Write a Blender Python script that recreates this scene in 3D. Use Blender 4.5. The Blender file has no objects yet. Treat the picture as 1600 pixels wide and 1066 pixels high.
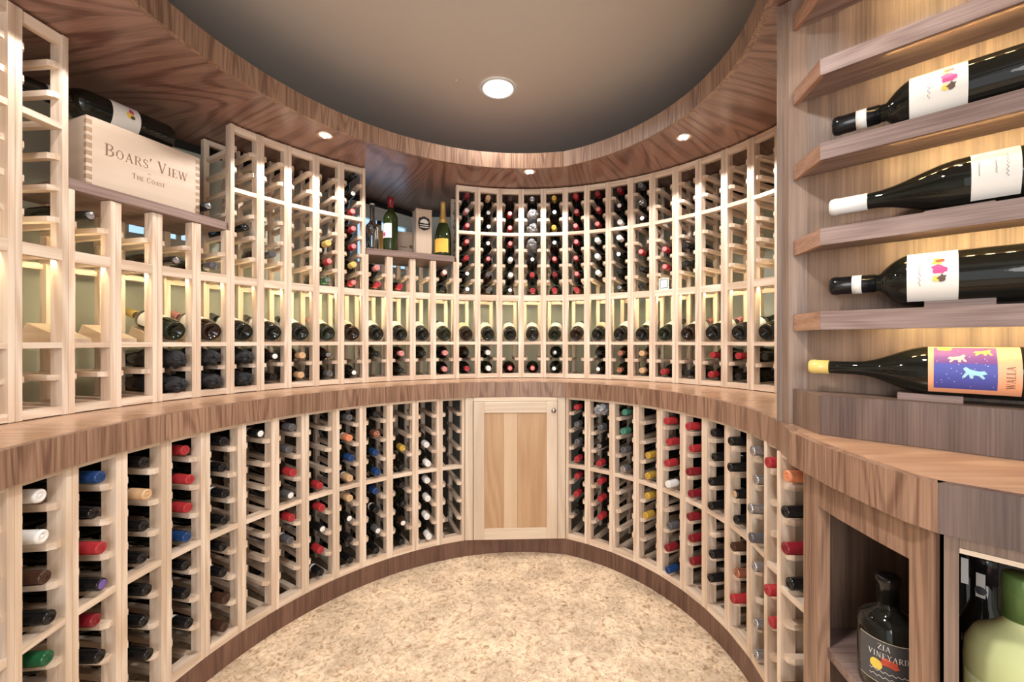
import bpy, bmesh, math, random
from mathutils import Vector, Matrix
from mathutils.geometry import tessellate_polygon
rnd = random.Random(7)
C = bpy.context.scene.collection
sc = bpy.context.scene
EYE = 1.15           # camera height; h below = distance under the eye

# ---------------------------------------------------------------- camera, world, exposure, lights
cam = bpy.data.objects.new('camera', bpy.data.cameras.new('camera')); C.objects.link(cam)
cam.data.sensor_width = 36; cam.data.lens = 36*650/1600; cam.data.clip_start = .02
cam.location = (0, 0, EYE); cam.rotation_euler = (math.pi/2, 0, 0)
sc.camera = cam
w = bpy.data.worlds.new('world'); sc.world = w; w.use_nodes = True
w.node_tree.nodes['Background'].inputs[0].default_value = (.97, .975, 1, 1)
w.node_tree.nodes['Background'].inputs[1].default_value = 1.45
sc.view_settings.view_transform = 'Standard'; sc.view_settings.look = 'None'
sc.view_settings.gamma = 1; sc.view_settings.use_curve_mapping = False
sc.view_settings.exposure = 0.05
sc.cycles.max_bounces = 7; sc.cycles.diffuse_bounces = 4; sc.cycles.caustics_reflective = False; sc.cycles.caustics_refractive = False

def light(name, kind, loc, power, col=(1, .93, .85), size=.1, target=None, spot=110, blend=.6, rad=.03):
    l = bpy.data.lights.new(name, kind); l.energy = power; l.color = col
    o = bpy.data.objects.new(name, l); C.objects.link(o); o.location = loc
    if kind == 'AREA': l.shape = 'DISK'; l.size = size
    elif kind == 'SPOT': l.spot_size = math.radians(spot); l.spot_blend = blend; l.shadow_soft_size = rad
    else: l.shadow_soft_size = rad
    if target:
        d = Vector(target)-Vector(loc); o.rotation_euler = d.to_track_quat('-Z', 'Y').to_euler()
    return o
PUCKS = [(-.834, 1.857), (.094, 2.257), (.773, 1.875), (-1.16, 1.12), (.93, 1.30)]
for (x, y) in PUCKS:
    light('soffit_spot', 'SPOT', (x, y, EYE+.905), 8 if x < -1 else 15, (1, .955, .90), spot=140, blend=.15, rad=.012, target=(x*.97, y*.97, 0))
light('alcove_spot', 'SPOT', (.80, .80, EYE+.905), 8, (1, .92, .82), spot=130, blend=.8, rad=.015, target=(.9, .95, .9))
light('can_light', 'SPOT', (-.07, 2.09, EYE+1.25), 30, (1, .965, .92), spot=150, blend=.8, rad=.07, target=(-.07, 2.0, 0))
light('near_fill_spot', 'SPOT', (-.05, .55, EYE+1.25), 95, (1, .965, .92), spot=150, blend=.8, rad=.07, target=(-.05, .6, 0))  # added fill spot out of view overhead, brightens the near half of the room
light('rear_fill_light', 'AREA', (0, -1.1, 1.45), 26, (1, .97, .95), size=1.3, target=(0, 1.6, .9))  # added soft fill from behind the camera, no actual lamp

# ---------------------------------------------------------------- materials
def nodes(name):
    m = bpy.data.materials.new(name); m.use_nodes = True
    t = m.node_tree; return m, t, t.nodes, t.links, t.nodes['Principled BSDF']
def plain(name, col, rough=.5, metal=0, coat=0, emit=None, es=0, trans=0, ior=1.45, noise=0):
    m, t, n, l, b = nodes(name)
    b.inputs['Base Color'].default_value = (*col, 1); b.inputs['Roughness'].default_value = rough
    b.inputs['Metallic'].default_value = metal; b.inputs['Coat Weight'].default_value = coat
    b.inputs['Transmission Weight'].default_value = trans; b.inputs['IOR'].default_value = ior
    if emit: b.inputs['Emission Color'].default_value = (*emit, 1); b.inputs['Emission Strength'].default_value = es
    tc = n.new('ShaderNodeTexCoord'); nz = n.new('ShaderNodeTexNoise'); nz.inputs['Scale'].default_value = 60
    bp = n.new('ShaderNodeBump'); bp.inputs['Strength'].default_value = .04+noise; bp.inputs['Distance'].default_value = .002
    l.new(tc.outputs['Object'], nz.inputs['Vector']); l.new(nz.outputs[0], bp.inputs['Height'])
    if not trans and not emit: l.new(bp.outputs[0], b.inputs['Normal'])
    return m
def wood(name, c_dark, c_light, rough=.45, rings=1.0, fibre=.25, coat=0, ringfreq=9., vary=.12, spec=.5, stretch=.09, mul_=60, lw=1.):
    """Wood whose grain runs along z of the 'g' attribute."""
    m, t, n, l, b = nodes(name)
    at = n.new('ShaderNodeAttribute'); at.attribute_name = 'g'
    oi = n.new('ShaderNodeObjectInfo')
    mul = n.new('ShaderNodeVectorMath'); mul.operation = 'SCALE'; mul.inputs[0].default_value = (13.1, 7.7, 5.3)
    l.new(oi.outputs['Random'], mul.inputs['Scale'])
    add = n.new('ShaderNodeVectorMath'); add.operation = 'ADD'
    l.new(at.outputs['Vector'], add.inputs[0]); l.new(mul.outputs[0], add.inputs[1])
    mp = n.new('ShaderNodeMapping'); mp.inputs['Scale'].default_value = (1, 1, stretch)
    l.new(add.outputs[0], mp.inputs['Vector'])
    big = n.new('ShaderNodeTexNoise'); big.inputs['Scale'].default_value = ringfreq; big.inputs['Detail'].default_value = 1.5
    l.new(mp.outputs[0], big.inputs['Vector'])
    m1 = n.new('ShaderNodeMath'); m1.operation = 'MULTIPLY'; m1.inputs[1].default_value = mul_
    l.new(big.outputs[0], m1.inputs[0])
    sn = n.new('ShaderNodeMath'); sn.operation = 'SINE'; l.new(m1.outputs[0], sn.inputs[0])
    r1 = n.new('ShaderNodeMapRange'); r1.inputs[1].default_value = -1; r1.inputs[2].default_value = lw
    r1.inputs[3].default_value = .5-.5*rings; r1.inputs[4].default_value = .5+.35*rings
    l.new(sn.outputs[0], r1.inputs[0])
    mp2 = n.new('ShaderNodeMapping'); mp2.inputs['Scale'].default_value = (1, 1, .025)
    l.new(add.outputs[0], mp2.inputs['Vector'])
    fi = n.new('ShaderNodeTexNoise'); fi.inputs['Scale'].default_value = 240; fi.inputs['Detail'].default_value = 2
    l.new(mp2.outputs[0], fi.inputs['Vector'])
    f2 = n.new('ShaderNodeTexNoise'); f2.inputs['Scale'].default_value = 26; f2.inputs['Detail'].default_value = 2
    l.new(mp2.outputs[0], f2.inputs['Vector'])
    fm = n.new('ShaderNodeMapRange'); fm.inputs[1].default_value = .3; fm.inputs[2].default_value = .7
    fm.inputs[3].default_value = -fibre; fm.inputs[4].default_value = fibre
    l.new(fi.outputs[0], fm.inputs[0])
    f3 = n.new('ShaderNodeMapRange'); f3.inputs[1].default_value = .3; f3.inputs[2].default_value = .7
    f3.inputs[3].default_value = -fibre*.9; f3.inputs[4].default_value = fibre*.9
    l.new(f2.outputs[0], f3.inputs[0])
    a1 = n.new('ShaderNodeMath'); a1.operation = 'ADD'; l.new(r1.outputs[0], a1.inputs[0]); l.new(fm.outputs[0], a1.inputs[1])
    a2 = n.new('ShaderNodeMath'); a2.operation = 'ADD'; l.new(a1.outputs[0], a2.inputs[0]); l.new(f3.outputs[0], a2.inputs[1]); a2.use_clamp = True
    mx = n.new('ShaderNodeMix'); mx.data_type = 'RGBA'
    mx.inputs[6].default_value = (*c_dark, 1); mx.inputs[7].default_value = (*c_light, 1)
    l.new(a2.outputs[0], mx.inputs[0])
    hs = n.new('ShaderNodeHueSaturation'); l.new(mx.outputs[2], hs.inputs['Color'])
    vr = n.new('ShaderNodeMapRange'); vr.inputs[3].default_value = 1-vary; vr.inputs[4].default_value = 1+vary*.6
    l.new(oi.outputs['Random'], vr.inputs[0]); l.new(vr.outputs[0], hs.inputs['Value'])
    l.new(hs.outputs[0], b.inputs['Base Color'])
    b.inputs['Roughness'].default_value = rough; b.inputs['Coat Weight'].default_value = coat; b.inputs['Coat Roughness'].default_value = .25
    b.inputs['Specular IOR Level'].default_value = spec
    bp = n.new('ShaderNodeBump'); bp.inputs['Strength'].default_value = .12; bp.inputs['Distance'].default_value = .001
    l.new(fi.outputs[0], bp.inputs['Height']); l.new(bp.outputs[0], b.inputs['Normal'])
    return m
M = {}
M['pine'] = wood('pine', (.60, .44, .315), (.86, .73, .60), .5, rings=.65, fibre=.16, ringfreq=8, vary=.1)
M['maple'] = wood('maple', (.60, .46, .34), (.76, .64, .50), .45, rings=.5, fibre=.12, ringfreq=6)
M['hickory'] = wood('hickory', (.43, .25, .13), (.58, .38, .22), .45, rings=.5, fibre=.2, ringfreq=6, vary=.02)
M['hickory_pale'] = wood('hickory pale', (.60, .42, .26), (.70, .53, .36), .45, rings=.4, fibre=.12, ringfreq=5, vary=.02)
M['soffit'] = wood('soffit walnut', (.14, .066, .05), (.31, .18, .14), .33, rings=.75, fibre=.3, ringfreq=2.0, vary=.1, coat=.2, stretch=.2, mul_=200, lw=-.1)
M['walnut_v'] = wood('walnut veneer', (.14, .069, .043), (.37, .225, .148), .38, rings=.5, fibre=.3, ringfreq=9, vary=.1, coat=.1, mul_=110, lw=.2)
M['counter'] = wood('counter walnut', (.34, .18, .10), (.55, .335, .205), .26, rings=.4, fibre=.16, ringfreq=8, vary=.03, coat=.35)
M['plinth'] = wood('plinth walnut', (.10, .046, .032), (.21, .11, .075), .4, rings=.4, fibre=.35, ringfreq=10)
M['alcove'] = wood('alcove walnut', (.12, .075, .054), (.27, .18, .13), .45, rings=.4, fibre=.25, ringfreq=5, vary=.1)
M['shelfwal'] = wood('shelf walnut', (.15, .09, .075), (.31, .22, .19), .5, rings=.4, fibre=.3, ringfreq=9, vary=.1)
M['basewal'] = wood('base walnut', (.07, .042, .034), (.16, .105, .085), .45, rings=.4, fibre=.3, ringfreq=6)
M['ledge_end'] = wood('ledge end walnut', (.30, .15, .09), (.50, .29, .19), .5, rings=.5, fibre=.3, ringfreq=9)
M['back_shaded'] = wood('rack back shaded', (.012, .007, .005), (.03, .018, .012), .6, rings=.4, fibre=.2)  # brown board darkened to near black: shade under the counter put into its colour
M['case'] = wood('pine case', (.50, .375, .28), (.64, .515, .41), .55, rings=.35, fibre=.1, ringfreq=4, stretch=.15, vary=.03)
M['endgrain'] = plain('end grain', (.36, .24, .15), .6)
M['wall'] = plain('wall paint', (.56, .58, .50), .85, noise=.1)
M['ceil'] = plain('ceiling paint', (.55, .515, .475), .8, noise=.1)
M['black'] = plain('black trim', (.012, .012, .012), .5)
M['glass_dark'] = plain('dark bottle glass', (.008, .009, .007), .04)
M['glass_green'] = plain('green bottle glass', (.018, .030, .008), .04)
M['glass_olive'] = plain('olive bottle glass', (.010, .014, .006), .04)
M['glass_brown'] = plain('brown bottle glass', (.018, .008, .004), .05)
M['glass_clear'] = plain('clear glass', (.92, .95, .95), .02, trans=1, ior=1.3)
M['amber'] = plain('amber liquor', (.62, .36, .10), .08, coat=.5)
M['paper'] = plain('label paper', (.80, .78, .73), .6)
M['paper_cream'] = plain('cream paper', (.72, .64, .47), .6)
M['steel'] = plain('brushed steel', (.35, .33, .32), .3, metal=1)
M['trim'] = plain('lamp trim', (.62, .45, .33), .4, metal=.6)
M['lens'] = plain('lamp lens', (1, 1, 1), .5, emit=(1, .96, .88), es=25)
M['lens_can'] = plain('can lens', (1, 1, 1), .5, emit=(1, .97, .92), es=12)
M['led'] = plain('led strip', (1, .9, .6), .5, emit=(1, .86, .52), es=190)
M['ledb'] = plain('alcove led', (1, .85, .5), .5, emit=(1, .74, .30), es=330)
M['daylight'] = plain('daylight pane', (.5, .7, .9), .3, emit=(.42, .68, .95), es=1.1)
M['white'] = plain('white frame', (.62, .62, .60), .5)
M['ink'] = plain('brown ink', (.22, .12, .075), .7)
M['inkblack'] = plain('black ink', (.02, .02, .02), .6)
M['inkpale'] = plain('grey ink', (.25, .23, .24), .6)
M['tissue'] = plain('black tissue', (.02, .021, .024), .75, noise=.5)
M['tissue_grey'] = plain('grey tissue', (.28, .28, .29), .7, noise=.5)
CAPS = dict(R=('red', (.37, .028, .035), 0), r=('dark red', (.20, .012, .02), 0), P=('pink', (.66, .27, .26), 0), W=('white', (.80, .79, .77), 0),
            S=('silver', (.42, .42, .44), .75), K=('black', (.007, .007, .008), 0), G=('gold', (.62, .40, .07), .35), B=('blue', (.015, .055, .18), .2),
            E=('green', (.015, .11, .045), .2), U=('purple', (.16, .10, .35), 0), O=('orange', (.70, .26, .13), 0), C=('copper', (.45, .19, .12), .7),
            T=('tan', (.62, .40, .22), 0), N=('brown', (.05, .022, .014), 0), D=('grey', (.12, .12, .13), .3), V=('teal green', (.08, .27, .20), .3), Y=('yellow', (.74, .54, .17), 0))
for k, (nm, c, me) in CAPS.items(): M['cap_'+k] = plain(nm.replace(' ', '_')+'_capsule', c, .16, metal=me)

def cork_floor():
    m, t, n, l, b = nodes('cork floor')
    tc = n.new('ShaderNodeTexCoord')
    v = n.new('ShaderNodeTexVoronoi'); v.inputs['Scale'].default_value = 85; l.new(tc.outputs['Object'], v.inputs['Vector'])
    nz = n.new('ShaderNodeTexNoise'); nz.inputs['Scale'].default_value = 42; nz.inputs['Detail'].default_value = 5; nz.inputs['Distortion'].default_value = 1.2
    l.new(tc.outputs['Object'], nz.inputs['Vector'])
    n2 = n.new('ShaderNodeTexNoise'); n2.inputs['Scale'].default_value = 6; n2.inputs['Detail'].default_value = 3; l.new(tc.outputs['Object'], n2.inputs['Vector'])
    n3 = n.new('ShaderNodeTexNoise'); n3.inputs['Scale'].default_value = 75; n3.inputs['Detail'].default_value = 2; n3.inputs['Distortion'].default_value = 2.5
    l.new(tc.outputs['Object'], n3.inputs['Vector'])
    rp = n.new('ShaderNodeValToRGB'); e = rp.color_ramp.elements
    e[0].position = .30; e[0].color = (.42, .24, .11, 1); e[1].position = .60; e[1].color = (.95, .73, .48, 1)
    x = e.new(.42); x.color = (.76, .53, .31, 1)
    l.new(nz.outputs[0], rp.inputs[0])
    mx = n.new('ShaderNodeMix'); mx.data_type = 'RGBA'; mx.blend_type = 'MULTIPLY'; mx.inputs[0].default_value = .2
    l.new(rp.outputs[0], mx.inputs[6]); vb = n.new('ShaderNodeRGBToBW'); l.new(v.outputs['Color'], vb.inputs[0]); l.new(vb.outputs[0], mx.inputs[7])
    mr = n.new('ShaderNodeMapRange'); mr.inputs[1].default_value = .4; mr.inputs[2].default_value = .6; mr.inputs[3].default_value = .82; mr.inputs[4].default_value = 1.1
    l.new(n2.outputs[0], mr.inputs[0])
    hs = n.new('ShaderNodeHueSaturation'); hs.inputs['Saturation'].default_value = .86; l.new(mx.outputs[2], hs.inputs['Color']); l.new(mr.outputs[0], hs.inputs['Value'])
    fl = n.new('ShaderNodeMapRange'); fl.inputs[1].default_value = .655; fl.inputs[2].default_value = .69; l.new(n3.outputs[0], fl.inputs[0])
    m2 = n.new('ShaderNodeMix'); m2.data_type = 'RGBA'; l.new(fl.outputs[0], m2.inputs[0]); l.new(hs.outputs[0], m2.inputs[6]); m2.inputs[7].default_value = (.16, .085, .04, 1)
    l.new(m2.outputs[2], b.inputs['Base Color']); b.inputs['Roughness'].default_value = .5
    bp = n.new('ShaderNodeBump'); bp.inputs['Strength'].default_value = .15; bp.inputs['Distance'].default_value = .001
    l.new(nz.outputs[0], bp.inputs['Height']); l.new(bp.outputs[0], b.inputs['Normal'])
    return m
M['cork'] = cork_floor()

# ---------------------------------------------------------------- mesh helpers
def mesh(name, vs, fs, mat, g=None, smooth=False):
    me = bpy.data.meshes.new(name); me.from_pydata([tuple(v) for v in vs], [], fs)
    me.materials.append(M[mat])
    if g is not None:
        a = me.attributes.new('g', 'FLOAT_VECTOR', 'POINT')
        for i, q in enumerate(g): a.data[i].vector = q
    if smooth: me.polygons.foreach_set('use_smooth', [True]*len(me.polygons))
    me.update(); return me
def put(name, me, parent=None, mat=None, label=None, cat=None, group=None, kind=None):
    o = bpy.data.objects.new(name, me); C.objects.link(o)
    W = mat if mat is not None else Matrix()
    if parent is not None:
        o.parent = parent; o.matrix_basis = parent['_w'].inverted() @ W if False else WM[parent.name].inverted() @ W
    else: o.matrix_basis = W
    WM[o.name] = W
    for k, v in (('label', label), ('category', cat), ('group', group), ('kind', kind)):
        if v: o[k] = v
    return o
WM = {}
def thing(name, W, label, cat, group=None): return put(name, None, None, W, label, cat, group)
def fr(x, z, h, nx=0, nz=1, tilt=0):
    """Frame at plan point (x,z), h below the eye: local x = (nx,nz), local z = up."""
    L = math.hypot(nx, nz); nx /= L; nz /= L
    m = Matrix(((nx, -nz, 0, x), (nz, nx, 0, z), (0, 0, 1, EYE-h), (0, 0, 0, 1)))
    return m
def T(x, y, z): return Matrix.Translation((x, y, z))
_bx = {}
def box(x0, x1, y0, y1, z0, z1, mat, ax='z', bev=0):
    """Box mesh in local space, grain along axis ax; cached."""
    key = tuple(round(v, 4) for v in (x0, x1, y0, y1, z0, z1))+(mat, ax, bev)
    if key in _bx: return _bx[key]
    bm = bmesh.new()
    v = [bm.verts.new((x, y, z)) for x in (x0, x1) for y in (y0, y1) for z in (z0, z1)]
    for f in ((0, 1, 3, 2), (4, 6, 7, 5), (0, 4, 5, 1), (2, 3, 7, 6), (0, 2, 6, 4), (1, 5, 7, 3)): bm.faces.new([v[i] for i in f])
    if bev: bmesh.ops.bevel(bm, geom=bm.edges[:], offset=bev, segments=1, affect='EDGES')
    vs = [tuple(q.co) for q in bm.verts]; bm.verts.index_update(); fs = [[q.index for q in f.verts] for f in bm.faces]; bm.free()
    g = {'z': lambda p: (p[0], p[1], p[2]), 'x': lambda p: (p[1], p[2], p[0]), 'y': lambda p: (p[0], p[2], p[1])}[ax]
    me = mesh('board', vs, fs, mat, [g(p) for p in vs]); _bx[key] = me; return me
def prism(poly, z0, z1, mat, g=None, nm='prism'):
    """Vertical prism from a plan polygon [(x,y)] in local/world space."""
    n = len(poly)
    ar = sum(poly[i][0]*poly[(i+1) % n][1]-poly[(i+1) % n][0]*poly[i][1] for i in range(n))
    if ar < 0: poly = poly[::-1]
    vs = [(x, y, z0) for x, y in poly]+[(x, y, z1) for x, y in poly]
    tris = tessellate_polygon([[Vector((x, y, 0)) for x, y in poly]])
    fs = []
    for t in tris:
        a, b, c = t
        s = (poly[b][0]-poly[a][0])*(poly[c][1]-poly[a][1])-(poly[c][0]-poly[a][0])*(poly[b][1]-poly[a][1])
        if s < 0: a, b, c = c, b, a
        fs.append((a+n, b+n, c+n)); fs.append((c, b, a))
    fs += [(i, (i+1) % n, (i+1) % n+n, i+n) for i in range(n)]
    gg = [g(p) for p in vs] if g else [(p[1], p[2], p[0]) for p in vs]
    return mesh(nm, vs, fs, mat, gg)
def lathe(prof, n, mat, smooth=True, a0=0, a1=2*math.pi, nm='lathe'):
    """Lathe about local x. prof = [(x, r)]."""
    vs = []; fs = []; full = abs(a1-a0-2*math.pi) < 1e-6; m = n if full else n+1
    for (x, r) in prof:
        for i in range(m):
            a = a0+(a1-a0)*i/n; vs.append((x, r*math.sin(a), r*math.cos(a)))
    for k in range(len(prof)-1):
        for i in range(n):
            j = (i+1) % m
            fs.append((k*m+i, k*m+j, (k+1)*m+j, (k+1)*m+i))
    me = mesh(nm, vs, fs, mat, [(p[1], p[2], p[0]) for p in vs], smooth)
    return me
def strip(pa, pb, z0, z1, mat, s0=0, up=True, nm='strip'):
    """Solid following plan polyline pa (front) / pb (rear), from height z0 to z1; g: x=arc length, z=height."""
    n = len(pa); vs = []; g = []; s = s0
    for i in range(n):
        if i: s += math.hypot(pa[i][0]-pa[i-1][0], pa[i][1]-pa[i-1][1])
        for (p, z) in ((pa[i], z0), (pa[i], z1), (pb[i], z1), (pb[i], z0)):
            vs.append((p[0], p[1], z)); d = math.hypot(p[0]-pa[i][0], p[1]-pa[i][1])
            g.append((s, d, z) if up else (d, z, s))
    fs = []
    for i in range(n-1):
        for k in range(4):
            a = 4*i+k; b = 4*i+(k+1) % 4; fs.append((a, b, b+4, a+4))
    fs += [(3, 2, 1, 0), (4*n-4, 4*n-3, 4*n-2, 4*n-1)]
    return mesh(nm, vs, fs, mat, g)

# ---------------------------------------------------------------- plan curves (metres; x right, z away)
F = 650.
UPL = dict(c=(.073, 1.0629), R=1.4274, t=-1.5222); UPR = dict(c=(.0688, 1.3854), R=1.1188, t=-.354); UPD = .1267
LOL = dict(c=(.1231, 1.0849), R=1.1958, t=-1.741); LOR = dict(c=(-.1083, 1.4266), R=.9058, t=.4516); LOD = .1305
def on(A, t): return (A['c'][0]+A['R']*math.sin(t), A['c'][1]+A['R']*math.cos(t))
def arc_post(A, i, d, a=None):
    """i-th post on the arc; a = its measured bearing x/z"""
    t = A['t']+i*d/A['R']
    if a is not None:
        for _ in range(12):
            x, z = on(A, t); x2, z2 = on(A, t+1e-4); r = x/z-a; dr = (x2/z2-x/z-0)/1e-4
            if abs(dr) < 1e-3: break
            t -= max(-.02, min(.02, r/dr*.8))
    x, z = on(A, t); return (x, z, math.sin(t), math.cos(t))
BU = [21, 107, 181, 246, 307, 360, 407, 450, 494, 533, 571, 609, 645, 677, 713, 746.5, 780.7, 814.4, 849, 883, 916.7, 950.4, 985, 1019, 1055, 1091, 1131.6, 1171, 1212]
UP = {}
for i in range(-2, 31):
    if i <= 14: UP[i] = arc_post(UPL, i, UPD, (BU[i]-800)/F if 1 <= i < 29 else None)
    else: UP[i] = arc_post(UPR, i-14, UPD, (BU[i]-800)/F if i < 27 else None)
BL = [24, 110, 190, 260, 321, 378, 430, 477, 525, 567, 609, 649, 687, 726]
BR = [884, 918, 956.5, 994, 1030.5, 1067, 1101, 1136.5, 1168, 1200.5, 1230]
LL = {i: arc_post(LOL, i, LOD, (BL[i]-800)/F if 2 <= i < 14 else None) for i in range(-3, 14)}
LR = {i: arc_post(LOR, i, LOD, (BR[i]-800)/F if i < 8 else None) for i in range(0, 12)}

def norm2(a):
    L = math.hypot(*a); return (a[0]/L, a[1]/L)
def offset(pl, d):
    """shift polyline to its left-hand side when walked clockwise from the left (outwards) by d"""
    out = []
    for i, p in enumerate(pl):
        a = pl[max(0, i-1)]; b = pl[min(len(pl)-1, i+1)]
        t = norm2((b[0]-a[0], b[1]-a[1])); out.append((p[0]-t[1]*d, p[1]+t[0]*d))
    return out
tA = math.atan2(LL[13][0]-LOL['c'][0], LL[13][1]-LOL['c'][1]); tB = math.atan2(LR[0][0]-LOR['c'][0], LR[0][1]-LOR['c'][1])
def arc_pts(A, t0, t1, n): return [on(A, t0+(t1-t0)*i/n) for i in range(n+1)]
def gap_pts(p, q, bulge, n=8):
    t = norm2((q[0]-p[0], q[1]-p[1])); return [(p[0]+(q[0]-p[0])*k/n-t[1]*bulge*4*(k/n)*(1-k/n), p[1]+(q[1]-p[1])*k/n+t[0]*bulge*4*(k/n)*(1-k/n)) for k in range(1, n)]
LEFTARC = arc_pts(LOL, -2.35, tA, 44)
GAP = gap_pts(LEFTARC[-1], on(LOR, tB), .035)
RIGHTARC = arc_pts(LOR, tB, 2.06, 30)
FRONT = LEFTARC+GAP+RIGHTARC                     # front of the lower racks, left to right
TAIL = [(.668, .93), (.658, .86), (.655, .76), (.6565, .69)]

# ---------------------------------------------------------------- setting
WALLS = [(-1.8, -1.5), (-1.8, 1.2), (-1.69, 1.70), (-.72, 2.97), (1.0, 2.97), (1.56, 2.35), (1.56, .9), (1.56, -1.5)]
def wall(name, pts, mat='wall', z0=0, z1=EYE+1.27, th=.06):
    put(name, prism(pts+offset(pts, th)[::-1], z0, z1, mat, lambda p: (p[0], p[1], p[2]), name), kind='structure')
wall('wall_left', WALLS[0:3]); wall('wall_back_left', WALLS[2:4]); wall('wall_back', WALLS[3:5]); wall('wall_back_right', WALLS[4:6]); wall('wall_right', WALLS[5:8])
room = WALLS
put('floor', prism([(x*1.02, y) for x, y in room], -.05, 0, 'cork', None, 'floor'), kind='structure')
put('ceiling', prism([(x*1.02, y) for x, y in room], EYE+1.27, EYE+1.32, 'ceil', None, 'ceiling'), kind='structure')
# black trim along the joint of soffit and wall
for a, b in ((1, 3), (3, 5)):
    q = offset(WALLS[a:b+1], -.012); put('trim_%d' % a, prism(WALLS[a:b+1]+q[::-1], EYE+.885, EYE+.92, 'black', None, 'trim'), kind='structure')

# soffit: radial walnut panels plus curved fascia panels
def ray_wall(c, ang):
    d = (math.sin(ang), math.cos(ang)); best = 9
    for i in range(len(WALLS)):
        (x1, y1), (x2, y2) = WALLS[i], WALLS[(i+1) % len(WALLS)]; ex, ey = x2-x1, y2-y1; den = d[0]*ey-d[1]*ex
        if abs(den) < 1e-9: continue
        t = ((x1-c[0])*ey-(y1-c[1])*ex)/den; s = ((x1-c[0])*d[1]-(y1-c[1])*d[0])/den
        if t > 0 and -.001 <= s <= 1.001: best = min(best, t)
    t = best-.012; return (c[0]+d[0]*t, c[1]+d[1]*t)
OPEN = offset(arc_pts(LOL, -2.75, tA, 50)+GAP+arc_pts(LOR, tB, 2.75, 46), -.055)
CEN = (-.02, 1.2)
so = thing('soffit', fr(CEN[0], CEN[1], -.92), 'walnut veneered ring soffit around the round ceiling recess, above the racks', 'soffit')
ang = [math.atan2(p[0]-CEN[0], p[1]-CEN[1]) for p in OPEN]
cuts = [0, 8, 14, 20, 26, 33, 40, 47, 54, 61, 68, 75, 82, 90, len(OPEN)-1]
for a, b in zip(cuts[:-1], cuts[1:]):
    inn = OPEN[a:b+1]; inn3 = offset(OPEN, .003)[a:b+1]; out = [ray_wall(CEN, ang[i]) for i in range(a, b+1)]
    for k in range(1, len(out)-1): pass
    m = (a+b)//2; th = ang[m]; nx, nz = math.sin(th), math.cos(th)
    ir = 1.0
    gfun = lambda p, nx=nx, nz=nz, a=a: (p[0]*nz-p[1]*nx+a*.37, p[2]+a*.9, p[0]*nx+p[1]*nz)
    e0 = .0006
    put('soffit_panel', prism(inn3+out[::-1], EYE+.921, EYE+.945, 'soffit', gfun), so)
    q = offset(inn, .018)
    put('fascia_panel', strip(inn, q, EYE+.918, EYE+.998, 'walnut_v', s0=a*.31), so)

# countertop
cfront = offset(FRONT, -.018); ctail = [(x-.004, z) for x, z in TAIL]
corner = (.664, .649); cend = (1.313, .0)
cfull = cfront+ctail+[corner]+[(.9, .413), cend]
outer = [(1.53, 0), (1.53, 2.33), (.98, 2.94), (-.70, 2.94), (-1.66, 1.70), (-1.77, 1.2), (-1.77, .25)]
ct = put('countertop', prism([(x+.0, z) for x, z in offset(cfull, .003)]+outer, EYE-.245, EYE-.222, 'counter', lambda p: (p[1]*.9, p[2], p[0]), 'countertop'),
         label='curved walnut countertop running round the room between upper and lower racks', cat='countertop')
segs = [0, 10, 20, 27, 34, 41, 52, 60, 68, 76, len(cfull)-3]
for a, b in zip(segs[:-1], segs[1:]):
    p = cfull[a:b+1]; put('edge_panel', strip(p, offset(p, .02), EYE-.300, EYE-.2215, 'walnut_v', s0=a*.3), ct)
p = cfull[-3:]; put('edge_panel', strip(p, offset(p, .02), EYE-.300, EYE-.2215, 'basewal'), ct)
# plinth
pl = offset(FRONT, .0); pth = thing('plinth', fr(0, 2.2, 1.15), 'dark walnut kickboard curving along the floor under the lower racks', 'kickboard')
for a, b in ((0, 15), (15, 30), (30, 44), (44, 52), (52, 66), (66, len(FRONT)-1)):
    p = pl[a:b+1]
    if a == 44: p = offset(p, .0)
    put('plinth_panel', strip(p, offset(p, .02), 0.001, EYE-1.0646, 'plinth', s0=a*.2), pth)

# windows behind the racks
def window(name, A, B, h0, h1, nx=3):
    d = norm2((B[0]-A[0], B[1]-A[1])); L = math.hypot(B[0]-A[0], B[1]-A[1]); n = (d[1], -d[0])     # into the room
    W = fr(A[0]+n[0]*.012, A[1]+n[1]*.012, h1, -n[0], -n[1])      # local x = out of room, y = ...
    yd = -1 if True else 1
    r = put(name, None, None, W, kind='structure')
    s = 1 if (Matrix(W).to_3x3() @ Vector((0, 1, 0))).to_2d().dot(Vector(d)) > 0 else -1
    H = h1-h0
    def b(nm, y0, y1, z0, z1, x0, x1, mat):
        y0, y1 = sorted((s*y0, s*y1)); put(nm, box(x0, x1, y0, y1, z0, z1, mat), r, W)
    b('window_frame', 0, L, 0, .04, -.012, .01, 'white'); b('window_frame', 0, L, H-.05, H, -.012, .01, 'white')
    b('window_frame', 0, .04, .04, H-.05, -.012, .01, 'white'); b('window_frame', L-.04, L, .04, H-.05, -.012, .01, 'white')
    for k in range(nx):
        y0 = .04+(L-.08)*k/nx; y1 = .04+(L-.08)*(k+1)/nx
        b('window_pane', y0+.004, y1-.004, .045, H-.055, 0, .006, 'daylight')
        if k: b('window_mullion', y0-.009, y0+.009, .04, H-.05, -.01, .01, 'white')
def along(a, b, t): return (a[0]+(b[0]-a[0])*t, a[1]+(b[1]-a[1])*t)
window('window_1', along(WALLS[2], WALLS[3], .70), along(WALLS[2], WALLS[3], .985), -.84, -.46, 3)
window('window_2', along(WALLS[2], WALLS[3], .03), along(WALLS[2], WALLS[3], .24), -.55, -.42, 3)

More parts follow.
